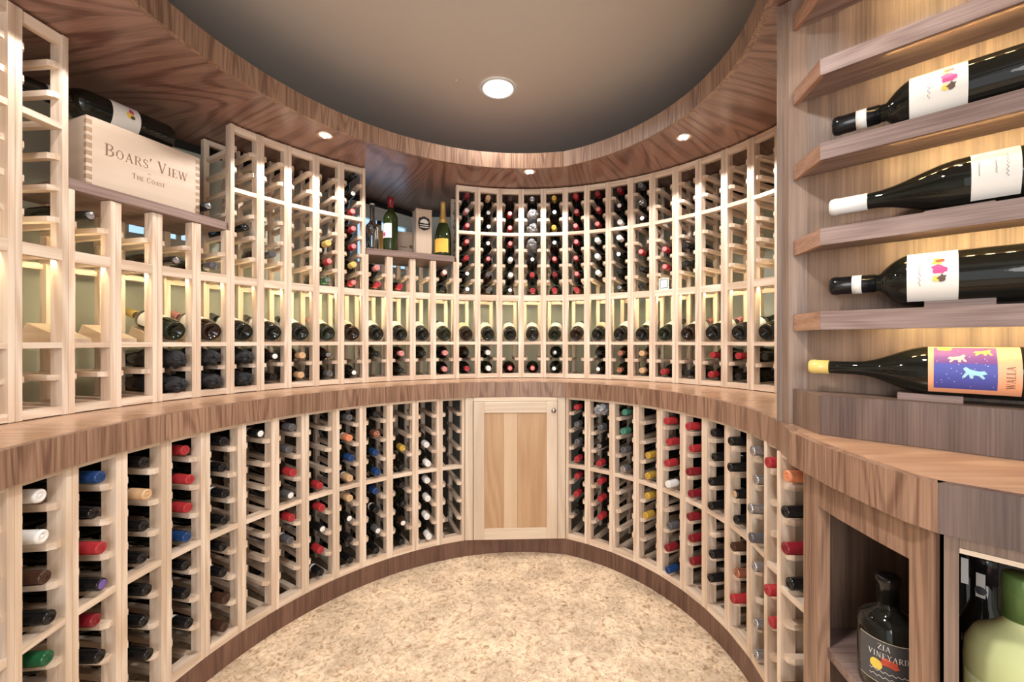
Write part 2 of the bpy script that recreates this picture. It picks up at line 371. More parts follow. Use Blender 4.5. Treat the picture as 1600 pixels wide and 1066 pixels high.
# lamps
for (x, z) in PUCKS:
    i = PUCKS.index((x, z))
    if i > 2: continue
    lb = ['small round puck light in the soffit left of the back, with four lens dots', 'small bright puck light in the soffit near the middle of the back', 'small round puck light in the soffit at the right'][i]
    W = fr(x, z, -.9195); t = thing('puck_light', W, lb, 'light')
    R = Matrix.Rotation(math.pi/2, 4, 'Y')
    put('trim_ring', lathe([(0, .0), (0.0015, .026), (.004, .034), (.001, .036), (-.001, .036)], 24, 'trim'), t, W @ R)
    for k in range(4):
        q = W @ T(.014*math.cos(k*math.pi/2+.6), .014*math.sin(k*math.pi/2+.6), -.0035) @ R
        put('lens', lathe([(.002, 0), (.002, .007), (0, .0085)], 12, 'lens'), t, q)
W = fr(-.07, 2.09, -1.268); t = thing('ceiling_light', W, 'round recessed downlight glowing white in the dark ceiling', 'light')
R = Matrix.Rotation(math.pi/2, 4, 'Y')
put('trim_ring', lathe([(0.001, .074), (.006, .08), (.004, .088), (-.001, .09)], 36, 'white'), t, W @ R)
put('lens', lathe([(.004, 0), (.004, .05), (.001, .076)], 36, 'lens_can'), t, W @ R)
W = fr(-.30, 2.35, -1.268); s = thing('ceiling_sensor', fr(-.27, 2.02, -1.268), 'tiny white dot fixed to the dark ceiling left of the downlight', 'sensor')
put('sensor_cap', lathe([(.004, 0), (.004, .003), (0, .005)], 10, 'paper'), s, fr(-.27, 2.02, -1.268) @ R)

# ---------------------------------------------------------------- racks
PW = .0155; PD = .04          # half front post width, depth
UL = [-.83, -.74, -.65, -.5563, -.4625, -.3688, -.275]     # slat tops above the display row
BLV = [.10, .195]
LLV = [.3825, .475, .5675, .66, .7525, .845, .9375, 1.035]
def slat_mesh(side, length, r0=.010):
    key = ('slat', side, round(length, 3), r0)
    if key in _bx: return _bx[key]
    w = .021; p = [(r0, 0), (r0, w*.55), (r0+.014, w), (r0+length, w), (r0+length, 0)]
    if side < 0: p = [(x, -y) for x, y in p][::-1]
    me = prism(p, -.017, 0, 'pine', lambda q: (q[1], q[2], q[0]), 'slat'); _bx[key] = me; return me
def bay_frame(a, b):
    d = norm2((b[0]-a[0], b[1]-a[1])); n = (-d[1], d[0]); m = ((a[0]+b[0])/2, (a[1]+b[1])/2)
    return m, n, math.hypot(b[0]-a[0], b[1]-a[1])
BAYU = {}; BAYL = {}
def column(root, a, b, h_top, h_bot, levels, rails, depth=.27, back=None, led=False, wedge=False, nn=None):
    m, n, wd = bay_frame(a, b)
    if nn: wd *= nn[0]*n[0]+nn[1]*n[1]; n = nn
    hw = wd/2
    W = fr(m[0], m[1], 0, n[0], n[1])
    H = h_bot-h_top
    for s in (-1, 1):
        y = s*(hw-PW/2-.0004)
        put('post', box(0, PD, -PW/2, PW/2, 0, H, 'pine'), root, W @ T(0, y, -h_bot))
        put('rear_post', box(0, .028, -.011, .011, 0, H, 'pine'), root, W @ T(depth-.02, s*(hw-PW-.002), -h_bot))
        for L in levels:
            put('slat', slat_mesh(-s, depth-.012), root, W @ T(0, s*(hw-PW), -L))
    for (L, hgt, dp, r0) in rails:
        q = hw-PW-.0005; q = round(q, 3)
        put('rail', box(0, dp, -q, q, -hgt, 0, 'pine', 'y'), root, W @ T(r0, 0, -L))
    if back:
        q = round(hw+.01, 3); put('back_panel', box(0, .006, -q, q, 0, H, 'back_shaded'), root, W @ T(back, 0, -h_bot))
    if led:
        q = round(hw-.02, 3)
        put('led_strip', box(0, .002, -q, q, -.004, .002, 'led'), root, W @ T(.0224, 0, .249))
    if wedge:
        y = .036; vs = [(.06, -y, 0), (.06, y, 0), (.255, y, 0), (.255, -y, 0), (.06, -y, .012), (.06, y, .012), (.215, y, .062), (.215, -y, .062)]
        fs = [(3, 2, 1, 0), (4, 5, 6, 7), (0, 1, 5, 4), (2, 3, 7, 6), (1, 2, 6, 5), (3, 0, 4, 7)]
        if 'wedge' not in _bx: _bx['wedge'] = mesh('wedge', vs, fs, 'maple', [(v[1], v[2], v[0]) for v in vs])
        put('wedge', _bx['wedge'], root, W @ T(0, 0, -.004))
    return W, hw
URAILS = [(.004-.0, .017, .03, 0), (.195, .024, .035, 0), (-.262, .022, .02, .262)]
def upper_module(k0, k1, tall, label):
    a, b = UP[k0], UP[k1+1]; W0 = fr((a[0]+b[0])/2, (a[1]+b[1])/2, .22)
    root = thing('wine_rack', W0, label, 'wine rack')
    for k in range(k0, k1+1):
        top = -.915 if tall else -.462
        lv = [L for L in UL if L > top+.03]+[.004]+BLV
        rails = list(URAILS)+[(-.275, .034, .022, 0)]
        if tall: rails += [(-.915, .03, .022, .004), (-.65, .018, .03, 0)]
        if tall: rails += [(-.915, .02, .02, .25)]
        BAYU[k] = column(root, UP[k], UP[k+1], top, .2205, lv, rails, led=True, wedge=(k >= 1))
    if tall:
        # closed-looking end: extra outer slat faces come from the column itself
        pass
    return root
upper_module(-2, 0, True, 'tall pine wine rack at the left edge, left of the wooden wine box')
upper_module(1, 4, False, 'low pine wine rack under the shelf with the wooden wine box')
upper_module(5, 9, True, 'tall pine wine rack between the wooden wine box and the shelf of standing bottles')
upper_module(10, 13, False, 'low pine wine rack under the shelf of standing bottles')
upper_module(14, 17, True, 'tall pine wine rack just right of the shelf of standing bottles, above the cabinet door')
upper_module(18, 21, True, 'tall pine wine rack right of the cabinet door, full of red and pink capsules')
upper_module(22, 25, True, 'tall pine wine rack with the small framed card, mostly empty in its upper rows')
upper_module(26, 28, True, 'tall empty-topped pine wine rack against the walnut bottle alcove at right')

def lower_module(P, k0, k1, label):
    a, b = P[k0], P[k1+1]; root = thing('wine_rack', fr((a[0]+b[0])/2, (a[1]+b[1])/2, 1.06), label, 'wine rack')
    for k in range(k0, k1+1):
        rails = [(.3005, .014, .022, .003), (.66, .018, .035, 0), (1.035, .029, .04, 0), (1.035, .02, .02, .24), (.3005, .02, .02, .24)]
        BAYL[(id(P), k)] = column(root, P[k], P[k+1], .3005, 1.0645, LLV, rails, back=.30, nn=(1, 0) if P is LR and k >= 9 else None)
lower_module(LL, -3, 1, 'lower pine wine rack at the left edge with white, blue and red capsules')
lower_module(LL, 2, 5, 'lower pine wine rack at left, second from the left edge')
lower_module(LL, 6, 9, 'lower pine wine rack at left with blue and red capsules, second left of cabinet door')
lower_module(LL, 10, 12, 'lower pine wine rack directly left of the cabinet door, with white capsules')
lower_module(LR, 0, 3, 'lower pine wine rack directly right of the cabinet door')
lower_module(LR, 4, 7, 'lower pine wine rack at right, second right of the cabinet door')
lower_module(LR, 8, 10, 'lower pine wine rack at right, against the walnut corner cabinet')

# ---------------------------------------------------------------- cabinet with the panel door
A = LL[13]; B = LR[0]; d = norm2((B[0]-A[0], B[1]-A[1])); n = (-d[1], d[0]); CW = math.hypot(B[0]-A[0], B[1]-A[1])
W = fr((A[0]+B[0])/2, (A[1]+B[1])/2, 1.0645, n[0], n[1])
cab = thing('cabinet', W, 'pale wood cabinet in the middle of the back under the countertop', 'cabinet')
s = -1 if (W.to_3x3() @ Vector((0, 1, 0))).x < 0 else 1       # local y points left when s = -1
hw = CW/2; H = .762
for q in (-1, 1): put('side_stile', box(0, .03, -.021, .021, 0, H, 'maple', 'z', .001), cab, W @ T(.0, q*(hw-.023), 0))
put('carcass', box(.03, .30, -hw+.005, hw-.005, 0, H, 'maple'), cab, W)
dw = hw-.048; dh = H-.03
put('top_strip', box(.0, .03, -hw+.046, hw-.046, H-.02, H, 'maple', 'y'), cab, W)
door = put('door', box(.006, .028, -dw+.04, dw-.04, .055, dh-.055, 'hickory'), cab, W @ T(0, 0, .008))
Wd = W @ T(-.016, 0, .008); st = .058
for q in (-1, 1): put('door_stile', box(0, .024, -st/2, st/2, 0, dh, 'maple', 'z', .0015), door, Wd @ T(0, q*(dw-st/2), 0))
for z in (0, dh-st): put('door_rail', box(0, .024, -dw+st, dw-st, 0, st, 'maple', 'y', .0015), door, Wd @ T(0, 0, z))
pw = 2*(dw-st); x0 = -pw/2
for (fa, fb, mt) in ((0, .31, 'hickory'), (.31, .53, 'hickory_pale'), (.53, 1, 'hickory')):
    ya, yb = sorted((s*(-pw/2+pw*fa+.0005), s*(-pw/2+pw*fb-.0005)))
    put('door_panel_board', box(.009, .022, ya, yb, st, dh-st, mt), door, Wd)
put('door_knob', lathe([(.0, .004), (-.014, .004), (-.016, .011), (-.022, .013), (-.026, .009), (-.027, 0)], 20, 'steel'), door, Wd @ T(0, s*(dw-.022), dh-.045))

# ---------------------------------------------------------------- bottles
def bottle_profile(kind):
    if kind == 'burgundy': return [(.003, .0), (.003, .0145), (.09, .0145), (.105, .018), (.13, .029), (.15, .036), (.168, .0395), (.29, .0395), (.300, .037), (.303, .031), (.298, .024), (.285, .008), (.283, 0)]
    return [(.003, .0), (.003, .0148), (.08, .0148), (.09, .017), (.102, .028), (.112, .035), (.125, .0385), (.29, .0385), (.302, .036), (.305, .030), (.300, .024), (.285, .009), (.283, 0)]
BOT = {(k, g): lathe(bottle_profile(k), 18, g, nm='wine_bottle') for k in ('bordeaux', 'burgundy') for g in ('glass_dark', 'glass_olive', 'glass_brown')}
CAPM = {k: lathe([(-.0008, 0), (-.0008, .0045), (.0004, .0055), (.0004, .0075), (-.002, .0095), (-.002, .0125), (.0, .0152), (.005, .0160), (.009, .0152), (.013, .0160), (.05, .0165), (.058, .0164), (.058, .0150)], 16, 'cap_'+k, nm='capsule') for k in CAPS}
TIPM = {k: lathe([(-.0024, 0), (-.0024, .0108), (-.0018, .0122)], 14, 'cap_'+k, nm='capsule_tip') for k in ('W', 'S', 'U', 'P', 'T')}
BANDM = lathe([(.0585, .0152), (.0585, .0168), (.072, .0168), (.072, .0152)], 16, 'paper', nm='neck_band')
LABM = {c: lathe([(.14, .0400), (.24, .0400)], 12, c, a0=-1.9, a1=1.9, nm='paper_label') for c in ('paper', 'paper_cream')}
def tissue(mat):
    vs = []; fs = []; n = 18; prof = [(-.012, .0), (-.012, .018), (.0, .026), (.02, .031), (.05, .028), (.08, .031), (.11, .041), (.15, .044), (.20, .043)]
    for j, (x, r) in enumerate(prof):
        for i in range(n):
            a = 2*math.pi*i/n; q = r*(1+.16*math.sin(i*5+j*2.3)+rnd.uniform(-.13, .13)); vs.append((x+rnd.uniform(-.006, .006), q*math.sin(a), q*math.cos(a)))
    for k in range(len(prof)-1):
        for i in range(n): j = (i+1) % n; fs.append((k*n+i, k*n+j, (k+1)*n+j, (k+1)*n+i))
    return mesh('tissue_wrap', vs, fs, mat, smooth=False)
TIS = {'X': tissue('tissue'), 'Z': tissue('tissue_grey')}
ORD = 'zeroth first second third fourth fifth sixth seventh eighth ninth tenth eleventh twelfth thirteenth fourteenth fifteenth'.split()
GLS = ['glass_dark', 'glass_dark', 'glass_dark', 'glass_olive', 'glass_brown']
def rack_bottle(W, hw, level, code, where, group, out=0., name='wine_bottle'):
    """code: capsule key [+ '-' dot key] [+ '=' neck band]; X/Z tissue-wrapped"""
    c = code[0]; kd = 'burgundy' if rnd.random() < .3 else 'bordeaux'; gl = rnd.choice(GLS)
    if c in 'XZ':
        lab = '%s tissue-wrapped bottle, %s' % ('black' if c == 'X' else 'grey', where)
    else:
        lab = 'bottle with %s capsule, %s' % (CAPS[c][0], where)
    r0 = .004+rnd.uniform(-.012, .012)-out
    Wm = W @ T(r0, rnd.uniform(-.003, .003), -level+.0305) @ Matrix.Rotation(rnd.uniform(0, 6.28), 4, 'X')
    o = put(name, BOT[(kd, gl)], None, Wm, lab, 'bottle', group)
    if c in 'XZ': put('tissue_wrap', TIS[c], o, Wm @ T(-.012, 0, 0) @ Matrix.Scale(.97, 4)); return
    put('capsule', CAPM[c], o, Wm)
    if '-' in code: put('capsule_tip', TIPM[code[code.index('-')+1]], o, Wm, label='%s capsule tip' % CAPS[code[code.index('-')+1]][0])
    if '=' in code: put('neck_band', BANDM, o, Wm, label='white band round the neck')
def colname(k):
    if k >= 14: return '%s column right of bottle shelf' % ORD[k-13]
    if k >= 10: return '%s column under bottle shelf' % ORD[k-9]
    if k >= 5: return '%s column left of bottle shelf' % ORD[10-k]
    if k >= 1: return '%s column under wooden wine box' % ORD[k]
    return 'column left of wooden wine box'
# rows T1..T7 above the display row ('.' = empty)
TOPROWS = {
    1: ['.', '.', '.', '.', '.', 'K-S', '.'], 2: ['.']*7, 3: ['.', '.', '.', '.', '.', '.', 'K-S'], 4: ['.', '.', '.', '.', '.', '.', 'D'],
    6: ['.', '.', '.', '.', '.', 'D', '.'], 5: ['.', '.', '.', '.', 'K', '.', '.'], 8: ['.', '.', '.', '.', 'Y', 'R-P', 'E-S'],
    9: ['K', 'K-W', 'R-P', 'R-P', 'R-P', 'Y', 'R-P'],
    10: ['.', '.', '.', '.', '.', 'P', 'R'], 11: ['.']*6+['R'], 13: ['.']*5+['P-W', 'K'],
    14: ['r', 'P-W', 'R-P', 'R-P', 'R', 'K-W', 'D-W'], 15: ['T', 'K-W', 'K-W', 'K-W', 'r-P', 'D', 'D'],
    16: ['N', 'R-P', 'R-P', 'R-P', 'W', 'W', 'K-W'], 17: ['S', 'Z', 'Z', 'Z', 'K-W', 'R', 'R'],
    18: ['G', 'K-W', 'G', 'K-W', 'R-P', 'r', 'R'], 19: ['R', 'R-P', 'R-P', 'R-P', 'R-P', 'R-P', 'R'],
    20: ['r', 'R-P', 'R-P', 'W', 'W', 'W', '.'], 21: ['r', 'K-W', 'W', 'W', 'K-W', 'K', 'K-S'],
    22: ['D', 'S', 'K-W', '.', 'R-P', 'K', 'K'], 23: ['.', '.', '.', '.', 'R-P', 'R-P', '.'], 24: ['.', '.', '.', '.', 'K', 'K', '.'],
}
for k, rows in TOPROWS.items():
    W, hw = BAYU[k]
    for j, c in enumerate(rows):
        if c != '.':
            rn = ('row %s above display' % {6: 'one', 5: 'two', 4: 'three', 3: 'four', 2: 'five', 1: 'six', 0: 'seven'}[j])
            rack_bottle(W, hw, UL[j], c, '%s, %s' % (rn, colname(k)), 'bottles in the upper racks above the display row')
BELOW = {3: 'XX', 4: 'XX', 5: 'XX', 6: ['K-W', 'K'], 7: ['T', 'T'], 8: ['K-S', 'D'], 9: ['.', 'K-W'], 10: ['K', '.'], 11: ['P', 'K'], 12: ['K', '.'], 13: ['P', 'P'],
         14: ['K', 'R'], 15: ['W', 'W'], 16: ['.', 'R-P'], 17: ['.', 'R-P'], 18: ['K-S', 'K-W'], 20: ['K', 'K-W'], 21: ['C', 'C'], 22: ['T', 'T'], 23: ['.', 'R'],
         24: ['.', 'K'], 25: ['R', 'R'], 26: ['R', 'K'], 27: ['K', '.'], 28: ['D', 'D']}
for k, rows in BELOW.items():
    W, hw = BAYU[k]
    for j, c in enumerate(rows):
        if c != '.': rack_bottle(W, hw, BLV[j], c, '%s row under display, %s' % (('upper', 'lower')[j], colname(k)), 'bottles in the two rows below the display row')
# display row: bottoms to the room, necks raised on wedges
DISP = dict(zip(range(3, 28), 'Y P D D K P Y E K P K T W S T S K N K P D P P K K'.split()))
for k in range(3, 28):
    c = DISP[k]; W, hw = BAYU[k]; al = math.radians(15.5); L = .305; c_, s_ = math.cos(al), math.sin(al)
    tip = (.012+L*c_, 0, .036+L*s_)
    Mx = Matrix(((-c_, 0, -s_, tip[0]), (0, -1, 0, 0), (-s_, 0, c_, tip[2]), (0, 0, 0, 1)))
    Wm = W @ Mx
    kd = 'burgundy' if k % 4 == 1 else 'bordeaux'
    lc = 'paper_cream' if k in (9, 14, 20) else 'paper'
    o = put('wine_bottle', BOT[(kd, GLS[k % 5])], None, Wm, 'display bottle lying base forward with %s label, %s' % ('cream' if lc == 'paper_cream' else 'white', colname(k)), 'bottle', 'display row bottles lying base forward')
    put('capsule', CAPM[c], o, Wm, label='%s capsule' % CAPS[c][0]); put('paper_label', LABM[lc], o, Wm)
# lower racks
LOWL = {
    -1: ['.', '.', 'r', 'U', '.', 'r', '.', '.'],
    0: ['W', 'W', 'N', 'K', 'E', '.', '.', '.'], 1: ['B', 'K=', 'R', 'K-U', 'r', 'K', '.', '.'], 2: ['K', 'T', 'K', 'K', 'K', 'K', 'K', '.'],
    3: ['R', 'R', 'R', 'B', 'K', 'K', 'K=', '.'], 4: ['K', 'K=', 'K=', 'K', 'K', 'K=', 'N', 'N'], 5: ['K-W=', '.', '.', '.', '.', '.', '.', '.'],
    6: ['D', 'D', 'R', 'D-W', 'R', 'D=', '.', '.'], 7: ['.', '.', '.', 'R', 'R', 'K-W', 'R', 'K='], 8: ['D', 'O=', 'B', 'T=', 'T=', 'K-W', 'K', 'K'],
    9: ['K', 'C', 'B', 'B', 'B', 'K=', 'D-W', 'K'], 10: ['.', '.', 'G', 'K', 'K', 'K', 'N-W', 'K'], 11: ['.', '.', 'W', 'W', 'W', 'W', 'W', 'W'],
}
LOWR = {
    0: ['R', 'D', 'D', 'R', 'R', 'R', 'K', '.'], 1: ['Z', 'D', 'K-S', 'R', 'R', 'R', 'R', '.'], 2: ['V', 'V', 'D', 'S', '.', '.', '.', '.'],
    3: ['.', '.', 'G', 'G', 'G', 'G', '.', '.'], 4: ['R', 'R', 'R', 'W', '.', 'D', 'r', 'B'], 5: ['R', 'R', 'r', 'r', 'r', 'r', 'r', '.'],
    6: ['K', 'K', 'K', 'K', '.', 'K', 'K', '.'], 7: ['K', 'K', 'K-T', 'K', 'N', 'C', 'R', '.'], 8: ['S', 'S', 'S', 'D', 'S', '.', 'S', 'S'],
    9: ['R', '.', '.', '.', 'R', 'R', '.', '.'], 10: ['O', 'K', 'r', 'K', '.', '.', 'N', '.'],
}
RN = ['top', 'second', 'third', 'fourth', 'fifth', 'sixth', 'seventh', 'bottom']
for (P, D, side) in ((LL, LOWL, 'left'), (LR, LOWR, 'right')):
    for k, rows in D.items():
        W, hw = BAYL[(id(P), k)]; num = 13-k if side == 'left' else k+1
        for j, c in enumerate(rows):
            if c != '.': rack_bottle(W, hw, LLV[j], c, '%s row, lower rack, %s column %s of cabinet door' % (RN[j], ORD[num], side),
                                     'bottles in the lower racks %s of the cabinet door' % side, out=.022 if (side == 'right' and k > 3) else .006)

# ---------------------------------------------------------------- text helpers
SER = {  # strokes in a 1-high box: (x0,y0,x1,y1,width) ; widths: thick .13, thin .05
 'B': (.66, [(.16, 0, .16, 1, .13), (.02, .02, .40, .02, .04), (.02, .98, .38, .98, .04), (.16, .53, .42, .53, .04), (.40, .98, .52, .88, .07), (.53, .90, .53, .64, .11), (.52, .66, .38, .54, .07), (.40, .52, .57, .40, .07), (.58, .42, .58, .15, .12), (.57, .16, .38, .02, .07)]),
 'O': (.78, [(.12, .30, .12, .70, .12), (.66, .30, .66, .70, .12), (.13, .68, .28, .94, .07), (.26, .95, .52, .95, .05), (.50, .94, .66, .68, .07), (.13, .32, .28, .06, .07), (.26, .05, .52, .05, .05), (.50, .06, .66, .32, .07)]),
 'A': (.76, [(.10, .0, .37, 1, .05), (.36, 1, .64, 0, .13), (.19, .35, .50, .35, .04), (.0, .02, .2, .02, .04), (.52, .02, .76, .02, .04)]),
 'R': (.74, [(.16, 0, .16, 1, .13), (.02, .02, .30, .02, .04), (.02, .98, .40, .98, .04), (.16, .50, .40, .50, .04), (.40, .98, .54, .86, .07), (.55, .88, .55, .62, .11), (.54, .63, .38, .50, .07), (.36, .5, .66, .02, .11), (.58, .02, .76, .02, .04)]),
 'S': (.56, [(.46, .95, .46, .72, .04), (.46, .88, .28, .97, .06), (.29, .96, .12, .88, .08), (.10, .90, .10, .66, .09), (.10, .68, .46, .36, .12), (.47, .38, .47, .14, .09), (.46, .14, .30, .03, .07), (.31, .03, .10, .12, .06), (.09, .05, .09, .30, .04)]),
 "'": (.24, [(.12, 1.0, .12, .86, .10), (.12, .88, .07, .72, .05)]),
 'V': (.76, [(.10, 1, .38, 0, .13), (.38, 0, .64, 1, .05), (.0, .98, .24, .98, .04), (.52, .98, .76, .98, .04)]),
 'I': (.34, [(.17, 0, .17, 1, .13), (.02, .02, .32, .02, .04), (.02, .98, .32, .98, .04)]),
 'E': (.62, [(.16, 0, .16, 1, .13), (.02, .02, .54, .02, .04), (.02, .98, .52, .98, .04), (.16, .52, .40, .52, .04), (.52, 1, .52, .80, .04), (.55, 0, .55, .22, .04), (.40, .42, .40, .62, .04)]),
 'W': (1.04, [(.10, 1, .32, 0, .12), (.32, 0, .52, .9, .05), (.50, .95, .74, 0, .12), (.74, 0, .95, 1, .05), (.0, .98, .24, .98, .04), (.42, .98, .60, .98, .04), (.84, .98, 1.04, .98, .04)]),
 'T': (.66, [(.33, 0, .33, 1, .13), (.20, .02, .46, .02, .04), (.03, .98, .63, .98, .05), (.04, 1, .04, .80, .04), (.62, 1, .62, .80, .04)]),
 'H': (.80, [(.16, 0, .16, 1, .13), (.64, 0, .64, 1, .13), (.16, .52, .64, .52, .04), (.02, .02, .30, .02, .04), (.02, .98, .30, .98, .04), (.5, .02, .78, .02, .04), (.5, .98, .78, .98, .04)]),
 'C': (.70, [(.12, .30, .12, .70, .12), (.13, .68, .28, .94, .07), (.26, .95, .50, .95, .05), (.48, .95, .60, .80, .05), (.60, .98, .60, .70, .05), (.13, .32, .28, .06, .07), (.26, .05, .50, .05, .05), (.48, .04, .62, .22, .05)]),
 'U': (.76, [(.15, 1, .15, .25, .13), (.62, 1, .62, .25, .06), (.15, .28, .28, .04, .08), (.26, .03, .50, .03, .06), (.48, .04, .62, .28, .06), (.02, .98, .30, .98, .04), (.5, .98, .74, .98, .04)]),
 'N': (.80, [(.15, 0, .15, 1, .05), (.13, 1, .64, 0, .13), (.64, 0, .64, 1, .05), (.02, .02, .28, .02, .04), (.5, .98, .78, .98, .04), (.02, .98, .2, .98, .04)]),
 'Y': (.72, [(.10, 1, .36, .48, .12), (.36, .48, .62, 1, .05), (.36, 0, .36, .5, .13), (.24, .02, .5, .02, .04), (.0, .98, .22, .98, .04), (.5, .98, .74, .98, .04)]),
 'D': (.76, [(.16, 0, .16, 1, .13), (.02, .02, .44, .02, .04), (.02, .98, .42, .98, .04), (.40, .98, .62, .76, .07), (.63, .78, .63, .22, .12), (.62, .24, .42, .02, .07)]),
 'Z': (.62, [(.06, .97, .56, .97, .05), (.54, .96, .08, .04, .12), (.06, .03, .57, .03, .05), (.06, .98, .06, .8, .04), (.57, .02, .57, .22, .04)]),
 'L': (.60, [(.16, 0, .16, 1, .13), (.02, .02, .52, .02, .05), (.02, .98, .30, .98, .04), (.53, 0, .53, .24, .04)]),
 'G': (.76, [(.12, .30, .12, .70, .12), (.13, .68, .28, .94, .07), (.26, .95, .52, .95, .05), (.60, .98, .60, .72, .05), (.13, .32, .28, .06, .07), (.26, .05, .56, .05, .05), (.61, .0, .61, .42, .10), (.48, .42, .72, .42, .04)]),
 '-': (.6, [(.1, .4, .5, .4, .05)]),
}
def letters(text, size, small=None, gap=.08):
    """-> list of quads [(x,y)*4], total width; lower-case characters are small capitals"""
    quads = []; x = 0
    for ch in text:
        sz = size if (ch.isupper() or ch in "'-" or small is None) else small
        if ch == ' ': x += size*.32; continue
        wd, st = SER[ch.upper()]
        for (x0, y0, x1, y1, w) in st:
            dx, dy = x1-x0, y1-y0; L = math.hypot(dx, dy) or 1; px, py = -dy/L*w/2, dx/L*w/2
            q = [(x+(a)*sz, b*sz) for a, b in ((x0+px, y0+py), (x0-px, y0-py), (x1-px, y1-py), (x1+px, y1+py))]
            quads.append(q)
        x += (wd+gap)*sz
    return quads, x-gap*size
def text_mesh(text, size, fn, mat, small=None, off=(0, 0), center=True, flip=False):
    """fn(u,v)->local 3D point. Flat or wrapped lettering."""
    q, wd = letters(text, size, small); vs = []; fs = []
    for k, quad in enumerate(q):
        for (a, b) in quad: vs.append(fn(a-(wd/2 if center else 0)+off[0], b+off[1], k % 7*.00001))
        i = len(vs)-4; fs.append((i, i+1, i+2, i+3) if not flip else (i+3, i+2, i+1, i))
    return mesh('lettering', vs, fs, mat)
def blob(fn, cx, cy, rx, ry, mat, n=12, wob=.2, seed=1):
    r = random.Random(seed); vs = [fn(cx, cy, 0)]
    for i in range(n):
        a = 2*math.pi*i/n; k = 1+r.uniform(-wob, wob); vs.append(fn(cx+rx*k*math.cos(a), cy+ry*k*math.sin(a), 0))
    return mesh('print', vs, [(0, i+1, (i+1) % n+1) for i in range(n)], mat)
def outline(fn, pts, mat):
    vs = [fn(x, y, 0) for x, y in pts]
    tr = tessellate_polygon([[Vector((x, y, 0)) for x, y in pts]])
    return mesh('print', vs, [tuple(t) for t in tr], mat)
for nm, c in (('pr_orange', (.86, .40, .22)), ('pr_purple', (.17, .06, .24)), ('pr_blue', (.07, .08, .36)), ('pr_yellow', (.85, .62, .10)), ('pr_teal', (.35, .65, .70)),
              ('pr_peach', (.80, .52, .42)), ('pr_magenta', (.60, .07, .25)), ('pr_brown', (.12, .07, .05)), ('pr_red', (.62, .09, .05)), ('pr_grey', (.07, .07, .075)), ('pr_lime', (.62, .70, .30)), ('champ', (.88, .50, .07)), ('goldfoil', (.60, .40, .13))):
    M[nm] = plain(nm.replace('pr_', 'print_'), c, .45, metal=.5 if nm == 'goldfoil' else 0)

# ---------------------------------------------------------------- left shelf with wine case
def board_shelf(i0, i1, h, label, off=.012, depth=.285):
    a, b = UP[i0], UP[i1]; d = norm2((b[0]-a[0], b[1]-a[1])); n = (-d[1], d[0])
    mid = on(UPL, (math.atan2(a[2], a[3])+math.atan2(b[2], b[3]))/2) if i1 <= 14 else None
    m = ((a[0]+b[0])/2, (a[1]+b[1])/2); L = math.hypot(b[0]-a[0], b[1]-a[1])
    W = fr(m[0]+n[0]*off, m[1]+n[1]*off, h, n[0], n[1])
    o = put('shelf_board', box(0, depth, -L/2+.002, L/2-.002, -.035, 0, 'shelfwal', 'y', .002), None, W, label, 'shelf')
    return W, L, n, d
Ws1, L1, n1, d1 = board_shelf(1, 5, -.499, 'dark walnut shelf board on the low rack, carrying the wooden wine box')
Ws2, L2, n2, d2 = board_shelf(10, 14, -.499, 'dark walnut shelf board carrying the standing bottles and small wooden cases')
# case: front from (-1.372,1.327) to (-1.249,1.650)
a = (-1.366, 1.334); b = (-1.246, 1.652); dc = norm2((b[0]-a[0], b[1]-a[1])); nc = (-dc[1], dc[0]); CL = .345; CH = .228; CD = .20
Wc = fr(a[0], a[1], -.4995, nc[0], nc[1])         # local y runs towards -dc
case = thing('wine_case', Wc, 'pale wooden wine box with finger-jointed corners and branded lettering on the left shelf', 'box')
put('front_board', box(0, .014, -CL+.015, -.015, 0, CH, 'case', 'y'), case, Wc)
put('back_board', box(CD-.014, CD, -CL+.015, -.015, 0, CH, 'case', 'y'), case, Wc)
for y0 in (-.0148, -CL): put('end_board', box(.002 if 0 else .014, CD-.014, y0, y0+.0148, 0, CH, 'case', 'x'), case, Wc)
put('lid', box(.001, CD-.001, -CL+.0155, -.0155, CH-.012, CH+.001, 'case', 'y'), case, Wc)
nf = 9; fh = CH/(2*nf)
for y0 in (-.0148, -CL):
    for k in range(2*nf):
        put('finger', box(0, .0138, y0, y0+.0148, k*fh+.0004, (k+1)*fh-.0004, 'case' if k % 2 else 'endgrain', 'y'), case, Wc)
fnc = lambda u, v, e: (-.0006-e, -CL/2-u, v)
fnc = lambda u, v, e: (-.0006-e, -CL/2-u, v)
put('lettering', text_mesh("Boars' View", .040, fnc, 'ink', small=.031, off=(.0, .118)), case, Wc, label='brown branded lettering')
put('lettering', text_mesh('-', .03, fnc, 'ink', off=(0, .088)), case, Wc)
put('lettering', text_mesh('The Coast', .019, fnc, 'ink', small=.0145, off=(.0, .068)), case, Wc, label='brown branded lettering')
# large format bottles
def big_bottle(W, r, L, neck_r, neck_l, shoulder, glass, cap, label, group, cap_l=.09, name='wine_bottle', cat='bottle'):
    prof = [(.004, 0), (.004, neck_r*.95), (neck_l, neck_r)]
    for k in range(1, 9):
        f = k/8; e = (1-math.cos(f*math.pi))/2 if shoulder > .12 else math.sin(f*math.pi/2)**.9
        prof.append((neck_l+shoulder*f, neck_r+(r-neck_r)*e))
    prof += [(L-.015, r), (L-.004, r*.95), (L, r*.86), (L-.005, r*.7), (L-.03, 0)]
    o = put(name, lathe(prof, 36, glass, nm='wine_bottle'), None, W, label, cat, group)
    cr = neck_r*1.08
    put('capsule', lathe([(-.001, 0), (-.001, cr*.8), (.003, cr), (.012, cr*1.06), (.018, cr), (cap_l, cr), (cap_l, neck_r*.9)], 28, 'cap_'+cap, nm='capsule'), o, W)
    return o
